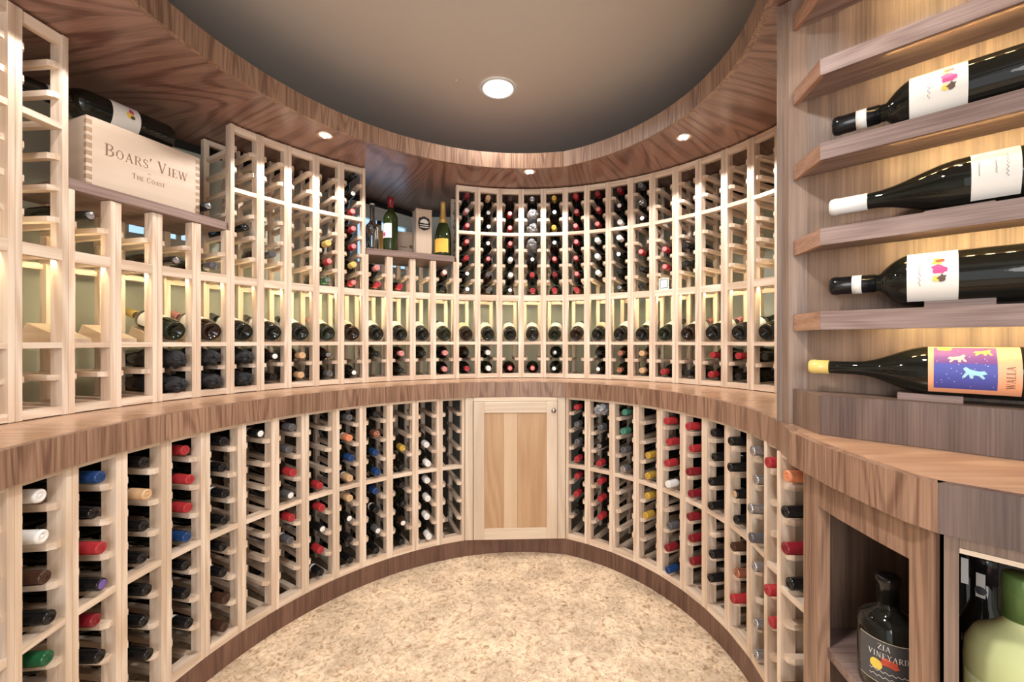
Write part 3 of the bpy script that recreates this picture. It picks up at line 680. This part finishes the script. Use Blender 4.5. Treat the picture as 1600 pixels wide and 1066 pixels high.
def curved_label(o, W, r, x0, x1, mat, ang, centre, nm='paper_label'):
    return put(nm, lathe([(x0, r*1.006+.0003), (x1, r*1.006+.0003)], 28, mat, a0=centre-ang, a1=centre+ang, nm=nm), o, W)
def wrap(r, centre):
    """(u along bottle axis, v around) -> 3D on bottle"""
    R_ = r*1.006+.0008
    return lambda u, v, e: (u, (R_+e)*math.sin(centre+v/R_), (R_+e)*math.cos(centre+v/R_))
# magnum on top of the case: neck to the left
ax0 = (a[0]+nc[0]*.075-dc[0]*.135, a[1]+nc[1]*.075-dc[1]*.135)
Wb = fr(ax0[0], ax0[1], -.4995-CH-.001-.0545, dc[0], dc[1])
o = big_bottle(Wb, .054, .41, .018, .10, .07, 'glass_dark', 'K', 'large dark bottle lying on top of the wooden wine box', 'large bottles')
put('neck_band', lathe([(.07, .0195), (.07, .0202), (.088, .0202), (.088, .0195)], 24, 'paper', nm='neck_band'), o, Wb, label='white band round the neck')
def face_angle(Wx, tgt):
    R3 = Wx.to_3x3(); return min((((R3 @ Vector((0, math.sin(t_), math.cos(t_)))) - tgt).length, t_) for t_ in [i*.02 for i in range(315)])[1]
cc = face_angle(Wb, Vector((.85, -.45, .05)).normalized())
curved_label(o, Wb, .054, .215, .295, 'paper', 1.3, cc)
fw = wrap(.054, cc+.35*(1 if math.cos(cc+.1) > math.cos(cc) else -1))
put('print', blob(fw, .262, -.012, .010, .012, 'pr_yellow', seed=2), o, Wb); put('print', blob(lambda u, v, e: fw(u, v, .0003), .268, .004, .008, .010, 'pr_magenta', seed=3), o, Wb); put('print', blob(lambda u, v, e: fw(u, v, .0005), .271, -.018, .007, .007, 'pr_brown', seed=4), o, Wb)
# bottle resting on the right end of the left shelf, neck to the room
W, hw = BAYU[4]
rack_bottle(W @ T(0, .022, 0), hw, -.499-.011, 'K-S', 'on shelf between wooden wine box and tall rack', 'bottles on the shelves')

# ---------------------------------------------------------------- second shelf objects
def shelf_pt(u_, depth):
    """point on 2nd shelf: fraction along board (0 left .. 1 right), depth behind front edge"""
    return Ws2 @ Vector((depth, L2/2-u_*L2 if (Ws2.to_3x3() @ Vector((0, 1, 0))).x < 0 else -L2/2+u_*L2, 0))
def upright(u_, dep, rot=0):
    p = shelf_pt(u_, dep); return T(p.x, p.y, p.z)
SX = Matrix.Rotation(math.pi/2, 4, 'Y')          # lathe x -> down ; origin at the top of the bottle
def stand(W, H): return W @ T(0, 0, H) @ SX
# clear decanter-shaped bottle
Wu = upright(.09, .07); Wl = stand(Wu, .255)
o = put('liquor_bottle', lathe([(.0, .0), (.0, .012), (.01, .013), (.085, .012), (.10, .018), (.115, .032), (.13, .036), (.24, .034), (.254, .030), (.255, 0)], 24, 'glass_clear', nm='liquor_bottle'), None, Wl, 'clear glass liquor bottle at the left end of the shelf of standing bottles', 'bottle')
put('stopper', lathe([(-.006, 0), (-.006, .012), (.0, .0135), (.001, .0)], 16, 'white', nm='stopper'), o, Wl)
put('liquor', lathe([(.14, .0), (.14, .031), (.235, .030), (.25, .0)], 20, 'glass_clear', nm='liquor'), o, Wl)
Wu = upright(.20, .19); Wl = stand(Wu, .19)
o = put('liquor_bottle', lathe([(.0, .0), (.0, .012), (.04, .013), (.055, .03), (.07, .037), (.18, .037), (.19, .032), (.19, 0)], 24, 'amber', nm='liquor_bottle'), None, Wl, 'amber liquor bottle standing behind the clear bottle and the green wine bottle', 'bottle')
put('cap', lathe([(-.012, 0), (-.012, .013), (.012, .0138), (.012, .012)], 16, 'cap_K', nm='cap'), o, Wl)
Wu = upright(.28, .05); Wl = stand(Wu, .305)
o = big_bottle(Wl, .040, .304, .0148, .075, .05, 'glass_green', 'r', 'green wine bottle with white label standing on the bottle shelf, dark red capsule', 'standing bottles', cap_l=.06)
curved_label(o, Wl, .040, .155, .235, 'paper', 2.0, math.pi)
fw = wrap(.040, math.pi+.25); put('print', blob(fw, .215, .025, .012, .012, 'pr_magenta', seed=8), o, Wl); put('print', blob(fw, .22, -.03, .010, .008, 'pr_brown', seed=9), o, Wl)
# horizontal small case behind
Wu = upright(.50, .17); s2 = Ws2.to_3x3().to_4x4()
Wk = Wu @ s2
c2 = thing('wine_case', Wk, 'small plain wooden wine case with faint stamp, behind the green wine bottle', 'box')
put('case_body', box(0, .10, -.13, .13, 0, .145, 'case', 'y', .001), c2, Wk); put('lid', box(-.001, .101, -.131, .131, .1455, .152, 'case', 'y'), c2, Wk)
put('print', blob(lambda u, v, e: (-.0006, u, v), -.03, .065, .012, .008, 'ink', wob=.4, seed=5), c2, Wk)
put('lettering', text_mesh('Leo', .014, lambda u, v, e: (-.0006-e, -u+.0, v), 'ink', off=(-.03, .06)) if 0 else blob(lambda u, v, e: (-.0006, u, v), .01, .062, .02, .004, 'ink', wob=.5, seed=6), c2, Wk)
Wu = upright(.66, .06); Wk = Wu @ s2
c3 = thing('gift_box', Wk, 'tall narrow wooden bottle box with a black emblem, left of the champagne bottle', 'box')
put('case_body', box(0, .09, -.046, .046, 0, .262, 'case', 'z', .001), c3, Wk); put('lid', box(-.001, .091, -.047, .047, .2625, .268, 'case', 'y'), c3, Wk)
fe = lambda u, v, e: (-.0006-e, -u, v+.185)
oct_ = [(.030, -.03), (.036, 0), (.030, .03), (.0, .042), (-.030, .03), (-.036, 0), (-.030, -.03), (0, -.042)]
put('emblem', outline(fe, oct_, 'inkblack'), c3, Wk, label='black shield emblem')
put('emblem', outline(lambda u, v, e: (-.0009, -u, v+.185), [(-.026, .004), (-.018, .018), (-.004, .026), (.012, .024), (.024, .012), (.027, .004), (.01, .0)], 'paper'), c3, Wk)
for z in (-.012, -.024): put('emblem', outline(lambda u, v, e, z=z: (-.0009, -u, v+.185+z), [(-.026, 0), (-.026, .005), (.026, .005), (.026, 0)], 'paper'), c3, Wk)
Wu = upright(.885, .06); Wl = stand(Wu, .325)
o = put('champagne_bottle', lathe([(.004, 0), (.004, .014), (.06, .0145), (.10, .019), (.14, .031), (.17, .041), (.20, .047), (.22, .0485), (.31, .0485), (.325, .044), (.325, 0)], 32, 'glass_green', nm='champagne_bottle'), None, Wl, 'dark green champagne bottle with gold neck foil and orange label on bottle shelf', 'bottle')
put('foil', lathe([(-.001, 0), (-.001, .014), (.004, .0165), (.02, .0165), (.026, .0155), (.07, .0165), (.10, .0205), (.128, .0285), (.128, .027)], 28, 'goldfoil', nm='foil'), o, Wl, label='gold neck foil')
curved_label(o, Wl, .0485, .225, .305, 'champ', 2.4, math.pi)
put('neck_label', blob(wrap(.0275, math.pi+.3), .122, 0, .012, .013, 'paper_cream', wob=.02), o, Wl)
put('print', blob(wrap(.0285, math.pi+.3), .122, 0, .006, .006, 'pr_brown', wob=.02), o, Wl)
# small framed card on the rail of column 23 (square code left off)
W, hw = BAYU[23]
Wk = W @ T(.014, .004, .276); c4 = thing('framed_card', Wk, 'small white card with dark border leaning on the rail in the right upper rack', 'card')
put('card', box(0, .002, -.027, .027, 0, .062, 'paper'), c4, Wk)
for (y0, y1, z0, z1) in ((-.021, .021, .008, .011), (-.021, .021, .053, .056), (-.021, -.018, .011, .053), (.018, .021, .011, .053)): put('border', box(-.0008, 0, y0, y1, z0, z1, 'pr_grey'), c4, Wk)

# ---------------------------------------------------------------- right: walnut alcove of ledges with large bottles
c1 = (.753, 1.113); c2_ = (.731, .987); dr = norm2((1, -1)); nr = norm2((1, 1)); LEN = .85; DEP = .115
def alc(s, d): return (c2_[0]+dr[0]*s+nr[0]*d, c2_[1]+dr[1]*s+nr[1]*d)
Wa = fr(c2_[0], c2_[1], .22)
alcv = thing('display_alcove', Wa, 'walnut display alcove with angled ledges for large bottles at the right', 'shelving')
bl = alc(-.045, DEP+.002); br = alc(LEN, DEP+.002)
put('back_panel', prism([bl, br, alc(LEN, DEP+.02), alc(-.045, DEP+.02)], EYE-.2215, EYE+.917, 'alcove', lambda p: (p[0]-p[1], p[0]+p[1], p[2])), alcv)
sp0 = (.757, 1.150); put('side_panel', prism([(.7375, 1.136), (.7465, 1.122), bl, (bl[0]+.02, bl[1]+.02), (.775, 1.175)], EYE-.2215, EYE+.917, 'alcove', lambda p: (p[0], p[1], p[2])), alcv)
put('edge_trim', prism([(.727, 1.142), (.738, 1.1355), (.775, 1.178), (.762, 1.19)], EYE-.2215, EYE+.917, 'alcove', lambda p: (p[0], p[1], p[2])), alcv)
LEDGE = [(-.0695, -.033), (-.2665, -.2335), (-.468, -.435), (-.668, -.636), (-.868, -.836)]
foot = [c1, c2_, alc(LEN, 0), alc(LEN, DEP), alc(-.043, DEP), (.757, 1.136)]
for (ht, hb) in LEDGE:
    led = put('ledge', prism([(c1[0]+.012, c1[1]-.001), (c2_[0]+.012, c2_[1]+.004), alc(LEN, .012), alc(LEN, DEP), alc(-.043, DEP), (.760, 1.133)], EYE-hb, EYE-ht, 'shelfwal', lambda p: (p[0]+p[1], p[2], p[0]-p[1])), alcv)
    put('ledge_front', prism([c2_, alc(LEN, 0), alc(LEN, .0115), (c2_[0]+.0115, c2_[1]+.0035)], EYE-hb-.006, EYE-ht+.0005, 'shelfwal', lambda p: (p[0]+p[1], p[2], p[0]-p[1])), led)
    put('ledge_front', prism([c1, (c2_[0], c2_[1]+.0006), (c2_[0]+.0113, c2_[1]+.0042), (c1[0]+.0113, c1[1]-.001)], EYE-hb-.006, EYE-ht+.0005, 'ledge_end', lambda p: (p[0]+p[2]*0, p[2], p[1])), led, label='paler angled end of the ledge front')
    # warm LED dots under each ledge
    for k in range(26):
        x, z = alc(.13+k*.028, .0120); put('led', box(0, .001, -.006, .006, -.0042, -.0002, 'ledb'), led, fr(x, z, hb, nr[0], nr[1]))
basebox = put('base_box', prism([(c1[0]+.012, c1[1]-.001), (c2_[0]+.012, c2_[1]+.004), alc(LEN, .012), alc(LEN, DEP), alc(-.043, DEP), (.760, 1.133)], EYE-.2215, EYE-.129, 'alcove', lambda p: (p[0]+p[1], p[2], p[0]-p[1])), alcv)
put('base_front', prism([c2_, alc(LEN, 0), alc(LEN, .0115), (c2_[0]+.0115, c2_[1]+.0035)], EYE-.2213, EYE-.1285, 'basewal', lambda p: (p[0]-p[1], p[0]+p[1], p[2])), basebox)
put('base_front', prism([c1, (c2_[0], c2_[1]+.0006), (c2_[0]+.0113, c2_[1]+.0042), (c1[0]+.0113, c1[1]-.001)], EYE-.2213, EYE-.1285, 'alcove', lambda p: (p[0], p[1], p[2])), basebox)
def cradle(s0, s1, h, label, hgt=.020):
    x, z = alc(s0, .030); W = fr(x, z, h, nr[0], nr[1]); s_ = -1
    me = box(0, .055, -(s1-s0), 0, 0, hgt, 'shelfwal', 'y', .001)
    return put('cradle_block', me, None, W, label, 'block')
# each: (s of neck tip, height level of ledge, r, neck r, neck len, shoulder, cap, cap len, lift)
def ledge_bottle(s, h, r, nrad, nlen, sh, cap, capl, label, lift=.0, L=.62, glass='glass_dark', dep=.058):
    x, z = alc(s, dep); W = fr(x, z, h-r-lift, dr[0], dr[1])
    return big_bottle(W, r, L, nrad, nlen, sh, glass, cap, label, 'large bottles in the alcove', cap_l=capl), W
import math as _m
CF = math.radians(-72)     # label centre faces the room
# local frame of ledge bottle: x = dr, y = perpendicular; room side is -nr
ysign = 1 if Vector((-nr[0], -nr[1], 0)).dot((fr(0, 0, 0, dr[0], dr[1]).to_3x3() @ Vector((0, 1, 0)))) > 0 else -1
CF = ysign*math.radians(78)
def flower(o, W, r, x, v0):
    f = wrap(r, CF); up = -ysign
    for j, (dx, dv, rx, ry, m_) in enumerate(((-.002, .020, .008, .009, 'pr_yellow'), (.004, .022, .007, .005, 'pr_red'), (-.001, .002, .009, .008, 'pr_magenta'), (.006, .0, .006, .007, 'pr_magenta'), (-.003, -.018, .007, .007, 'pr_yellow'), (.005, -.017, .006, .008, 'pr_brown'))):
        put('print', blob(lambda u, v, e, j=j: f(u, v, .0002*j), x+dx, up*(dv+v0), rx, ry, m_, seed=j+3, wob=.35), o, W)
    scribble(o, W, r, x-.028, v0)
def scribble(o, W, r, x, v0, n=22, hgt=.062, amp=.0035, mat='inkpale'):
    f = wrap(r, CF); vs = []; fs = []; rr = random.Random(int(x*1e4))
    for i in range(n):
        v = -hgt/2+hgt*i/(n-1)+v0; u = x+amp*math.sin(i*1.9)*rr.uniform(.3, 1)
        for q in (0, .0009): vs.append(f(u+q, v, .0004))
    for i in range(n-1): fs.append((2*i, 2*i+1, 2*i+3, 2*i+2))
    put('print', mesh('print', vs, fs, mat), o, W)
# top bottle (ledge 3): Bordeaux shape with flower label
o, W = ledge_bottle(.0176, -.468, .053, .0195, .097, .047, 'K', .085, 'large black bottle with flower-printed white label on the third ledge up', lift=.0)
put('neck_band', lathe([(.044, .0212), (.044, .0218), (.063, .0218), (.063, .0212)], 24, 'paper', nm='neck_band'), o, W, label='white band round the neck')
curved_label(o, W, .053, .135, .220, 'paper', 1.25, CF); flower(o, W, .053, .192, .0)
# second (ledge 2): sloping shoulder, silver foil
o, W = ledge_bottle(.0115, -.2665, .053, .018, .075, .15, 'W', .070, 'large dark bottle with white foil neck and plain white label on the second ledge up', lift=.006, glass='glass_dark')
curved_label(o, W, .053, .230, .294, 'paper', 1.2, CF); scribble(o, W, .053, .262, 0, hgt=.03, amp=.002); scribble(o, W, .053, .276, 0, hgt=.05, amp=.0025); scribble(o, W, .053, .24, 0, hgt=.03, amp=.001)
cradle(.175, .275, -.2665, 'small walnut block under the bottle with white foil neck', .010)
# third (ledge 1)
o, W = ledge_bottle(.0125, -.0695, .056, .0195, .091, .05, 'K', .082, 'large black bottle with flower-printed white label on the ledge above the orange-label bottle', lift=.008)
put('neck_band', lathe([(.0415, .0212), (.0415, .0218), (.059, .0218), (.059, .0212)], 24, 'paper', nm='neck_band'), o, W, label='white band round the neck')
curved_label(o, W, .056, .1365, .212, 'paper', 1.25, CF); flower(o, W, .056, .1835, .0)
cradle(.175, .276, -.0695, 'small walnut block under the lower flower-label bottle', .018)
# fourth on the base box: yellow wax neck and orange-purple label
o, W = ledge_bottle(-.0305, .129, .053, .0155, .09, .13, 'Y', .040, 'large dark bottle with yellow wax neck and orange-purple picture label on the lowest ledge', lift=.012)
curved_label(o, W, .053, .2115, .3365, 'pr_orange', 1.1, CF)
fr_ = wrap(.053, CF); up = -ysign
def grid_patch(f, u0, u1, v0, v1, mat, e=.0002, n=10):
    vs = []; fs = []
    for i in range(n+1):
        v = v0+(v1-v0)*i/n; vs += [f(u0, v, e), f(u1, v, e)]
    fs = [(2*i, 2*i+1, 2*i+3, 2*i+2) for i in range(n)]; return mesh('print', vs, fs, mat)
vt = up*.052; vb = -up*.046
put('print', grid_patch(fr_, .220, .306, up*.008, vt, 'pr_purple'), o, W, label='purple sky of the printed picture')
put('print', grid_patch(fr_, .220, .306, vb, up*.008, 'pr_blue'), o, W, label='blue lower half of the printed picture')
f2_ = lambda u, v, e: fr_(u, v, .0006)
put('print', blob(f2_, .236, up*.045, .011, .006, 'pr_yellow', wob=.03), o, W, label='yellow moon')
def beast(cx, cy, s, mat, fl=1):
    pts = [(-.018, .0), (-.014, .006), (-.006, .005), (.006, .009), (.012, .014), (.016, .010), (.012, .003), (.018, -.008), (.014, -.009), (.008, -.001), (.006, -.010), (.002, -.010), (.001, -.003), (-.006, -.004), (-.012, -.011), (-.015, -.009), (-.011, -.002)]
    return outline(f2_, [(cx+fl*x*s, up*(cy+y*s)) for x, y in pts], mat)
put('print', beast(.253, .018, .75, 'pr_peach'), o, W); put('print', beast(.288, .034, .7, 'pr_yellow'), o, W); put('print', beast(.276, -.012, .95, 'pr_teal', -1), o, W)
for k in range(24): put('print', blob(f2_, .223+rnd.random()*.080, up*(-.042+rnd.random()*.085), .0007, .0007, 'paper', n=5, wob=0), o, W)
put('lettering', text_mesh('WALLA', .011, lambda u, v, e: fr_(.381-v, -ysign*(u), .0006+e) if 0 else fr_(.328-(v), up*u, .0006+e), 'pr_brown', off=(-.018, 0)), o, W)
cradle(.133, .232, .129, 'small walnut block under the bottle with the orange and purple label', .016)

# ---------------------------------------------------------------- right: walnut corner cabinet below the counter
k0 = (.676, .651)
def kb(s, d): return (k0[0]+dr[0]*s+nr[0]*d, k0[1]+dr[1]*s+nr[1]*d)
Wq = fr(.66, .8, 1.1); cc_ = thing('corner_cabinet', Wq, 'walnut corner cabinet with curved open front below the countertop at the right', 'cabinet')
gz = lambda p: (p[0], p[1], p[2])
zt = EYE-.3005; zb = EYE-1.06
# face line, set back 1.5 cm from counter
FA = [(.700, .985), (.684, .925)]; FBn = [(.684, .925), (.674, .86), (.670, .77), (.6705, .705)]; FC = [(.6705, .705), (.676, .660)]
put('corner_post', prism([(.698, .995), (.682, .928), (.705, .922), (.722, .99)], zb, zt, 'walnut_v', gz), cc_)
put('corner_post', prism([(.6705, .7025), (.6665, .663), (.684, .665), (.688, .704)], zb, zt, 'walnut_v', gz), cc_)
pr = [(.6815, .927), (.674, .86), (.670, .77), (.6705, .701)]
put('curved_rail', strip(pr, offset(pr, .02), EYE-.368, zt, 'walnut_v'), cc_)
put('curved_rail', strip(pr, offset(pr, .02), zb, zb+.06, 'walnut_v'), cc_)
put('side_panel', prism([(.723, .996), (.721, .984), (.985, .984), (.985, .996)], zb, zt, 'alcove', gz), cc_)
put('side_panel', prism([kb(-.030, .022), kb(-.016, .022), kb(-.016, .43), kb(-.030, .43)], zb, zt, 'alcove', gz), cc_)
psh = [(.722, .972), (.699, .92), (.690, .86), (.687, .77), (.689, .71)]
put('shelf', prism(psh+[kb(-.031, .03), kb(-.031, .40), (.95, .983), (.73, .983)], EYE-.70, EYE-.68, 'shelfwal', lambda p: (p[1], p[2], p[0])), cc_)
# squat bottle with black wax top
Wl = stand(fr(.742, .820, .68), .218)
o = put('wine_bottle', lathe([(.004, 0), (.004, .0155), (.055, .0165), (.062, .018), (.072, .032), (.082, .043), (.095, .048), (.205, .048), (.216, .043), (.218, 0)], 36, 'glass_dark', nm='wine_bottle'), None, Wl, 'squat black bottle with black wax top and dark vineyard label in the corner cabinet', 'bottle')
put('capsule', lathe([(-.003, 0), (-.003, .012), (.0, .019), (.006, .0215), (.012, .0205), (.016, .0175), (.052, .0178), (.052, .016)], 28, 'cap_K', nm='capsule'), o, Wl)
LC = math.pi+.62*1; 
# lathe: y = r sin a, z = r cos a ; after SX: local z -> world x... face the camera
tgt = Vector((-.742, -.820, 0)).normalized(); best = min((((Wl.to_3x3() @ Vector((0, math.sin(t_), math.cos(t_)))) - tgt).length, t_) for t_ in [i*.02 for i in range(315)])[1]
sgn = 1 if (Wl.to_3x3() @ Vector((0, math.cos(best), -math.sin(best)))).dot(Vector((.74, -.67, 0))) > 0 else -1
curved_label(o, Wl, .048, .108, .190, 'pr_grey', 1.0, best)
wf = wrap(.048, best)
tx = lambda u, v, e: wf(v, sgn*u, .0006+e)
up_ = lambda x: (lambda u, v, e, x=x: wf(x-v, sgn*u, .0006+e))
for (x_, w_) in ((.1085, .001), (.189, .001)): put('print', mesh('print', *[[wf(x_+q, sgn*(-.047+.094*i/12), .0006) for i in range(13) for q in (0, w_)], [(2*i, 2*i+1, 2*i+3, 2*i+2) for i in range(12)]], 'paper_cream'), o, Wl)
put('lettering', text_mesh('BETZA', .010, up_(.128), 'paper'), o, Wl) if 0 else put('lettering', text_mesh('ZIA', .010, up_(.125), 'paper', off=(-.006, 0)), o, Wl)
put('lettering', text_mesh('VINEYARD', .010, up_(.141), 'paper'), o, Wl, label='white lettering')
put('print', blob(lambda u, v, e: wf(u, sgn*v, .0005), .156, -.018, .010, .010, 'pr_yellow', wob=.05), o, Wl)
put('print', blob(lambda u, v, e: wf(u, sgn*v, .0004), .147, .0, .008, .016, 'pr_red', wob=.4), o, Wl)
for j, x_ in enumerate((.166, .176)):
    put('print', mesh('print', [wf(x_+.002*math.sin(i*2.1)+q, sgn*(-.028+.06*i/20), .0006) for i in range(21) for q in (0, .0012)], [(2*i, 2*i+1, 2*i+3, 2*i+2) for i in range(20)], 'paper'), o, Wl)
# next cabinet, at 45 degrees
kc = thing('base_cabinet', fr(k0[0], k0[1], 1.06), 'walnut base cabinet with pale inner edge at the lower right corner', 'cabinet')
gd = lambda p: (p[0]-p[1], p[0]+p[1], p[2])
put('cabinet_post', prism([kb(.0, .0), kb(.016, .0), kb(.016, .02), kb(.0, .02)], zb, zt, 'alcove', gd), kc)
put('side_panel', prism([kb(.0, .0205), kb(.014, .0205), kb(.014, .60), kb(0, .60)], zb, zt, 'alcove', gd), kc)
put('back_panel', prism([kb(.015, .58), kb(.62, .58), kb(.62, .60), kb(.015, .60)], zb, zt, 'back_shaded', gd), kc)
put('top_rail', prism([kb(.0165, .001), kb(.7, .001), kb(.7, .02), kb(.0165, .02)], EYE-.318, zt, 'alcove', gd), kc)
put('edge_strip', prism([kb(.0165, .0), kb(.7, .0), kb(.7, .018), kb(.0165, .018)], EYE-.326, EYE-.3185, 'maple', lambda p: (p[0]+p[1], p[2], p[0]-p[1])), kc, label='pale strip along the opening')
put('shelf', prism([kb(.0165, .022), kb(.6, .022), kb(.6, .578), kb(.0165, .578)], EYE-.725, EYE-.705, 'shelfwal', gd), kc)
# large pale green bottle
gx, gz_ = .800, .652
Wl = stand(fr(gx, gz_, .705), .337)
M['wine_pale'] = plain('pale wine', (.50, .53, .26), .12)
o = put('wine_bottle', lathe([(.06, .019), (.074, .021), (.084, .028), (.103, .052), (.125, .062), (.15, .064), (.33, .062), (.345, .055), (.345, 0)], 40, 'wine_pale', nm='wine_bottle'), None, Wl, 'large pale yellow-green bottle with green screw cap in the lower right cabinet', 'bottle')
M['capgreen'] = plain('green screw cap', (.10, .17, .05), .28, metal=.3)
put('screw_cap', lathe([(-.001, 0), (-.001, .019), (.002, .022), (.012, .022), (.014, .0232), (.017, .022), (.020, .0232), (.023, .022), (.026, .0232), (.03, .0223), (.068, .0227), (.068, .020)], 36, 'capgreen', nm='screw_cap'), o, Wl, label='ridged green screw cap')
tgt = Vector((-gx, -gz_, 0)).normalized(); best = min((((Wl.to_3x3() @ Vector((0, math.sin(t_), math.cos(t_)))) - tgt).length, t_) for t_ in [i*.02 for i in range(315)])[1]
curved_label(o, Wl, .064, .165, .30, 'pr_lime', 1.2, best)
wf2 = wrap(.064, best)
for x_ in (.168, .173): put('print', mesh('print', [wf2(x_+q, (-.07+.14*i/14), .0004) for i in range(15) for q in (0, .002)], [(2*i, 2*i+1, 2*i+3, 2*i+2) for i in range(14)], 'paper'), o, Wl)
# dark bottles behind
for (x, z, H_, br_, lab, em) in ((.907, .80, .293, .88, 'tall black bottle with white lettering behind the pale green bottle', True), (1.088, 1.0, .21, .68, 'small black bottle with paper neck strip at the back of the lower right cabinet', False)):
    Wl = stand(fr(x, z, .705), H_)
    o = put('wine_bottle', lathe([(.004, 0), (.004, .017), (.09, .018), (.11, .024), (.135, .038*br_), (.15, .042*br_), (H_-.01, .042*br_), (H_, .038*br_), (H_, 0)], 28, 'glass_dark', nm='wine_bottle'), None, Wl, lab, 'bottle')
    put('capsule', lathe([(-.001, 0), (-.001, .016), (.004, .0195), (.016, .0195), (.02, .0185), (.05, .019), (.05, .017)], 24, 'cap_K', nm='capsule'), o, Wl)
    tgt = Vector((-x, -z, 0)).normalized(); best = min((((Wl.to_3x3() @ Vector((0, math.sin(t_), math.cos(t_)))) - tgt).length, t_) for t_ in [i*.02 for i in range(315)])[1]
    sg = 1 if (Wl.to_3x3() @ Vector((0, math.cos(best), -math.sin(best)))).dot(Vector((.74, -.67, 0))) > 0 else -1
    fq = wrap(.042*br_, best); fn_ = wrap(.0195, best)
    if em:
        put('neck_seal', mesh('print', [fn_(.03+.045*i/5, sg*(q-.010), .0004+.0012*(i > 3)) for i in range(6) for q in (0, .012)], [(2*i, 2*i+1, 2*i+3, 2*i+2) for i in range(5)], 'paper'), o, Wl, label='white paper seal with round emblem')
        put('print', blob(lambda u, v, e: fn_(u, sg*v, .0016), .062, -.004, .008, .008, 'pr_grey', wob=.02), o, Wl)
        put('lettering', text_mesh('BURN', .013, lambda u, v, e: fq(.165-v, sg*u, .0006+e), 'paper', off=(-.012, 0)), o, Wl)
    else:
        put('neck_seal', mesh('print', [fn_(.02+.06*i/5, sg*(q-.006), .0006) for i in range(6) for q in (0, .012)], [(2*i, 2*i+1, 2*i+3, 2*i+2) for i in range(5)], 'paper'), o, Wl)
bpy.context.view_layer.update()
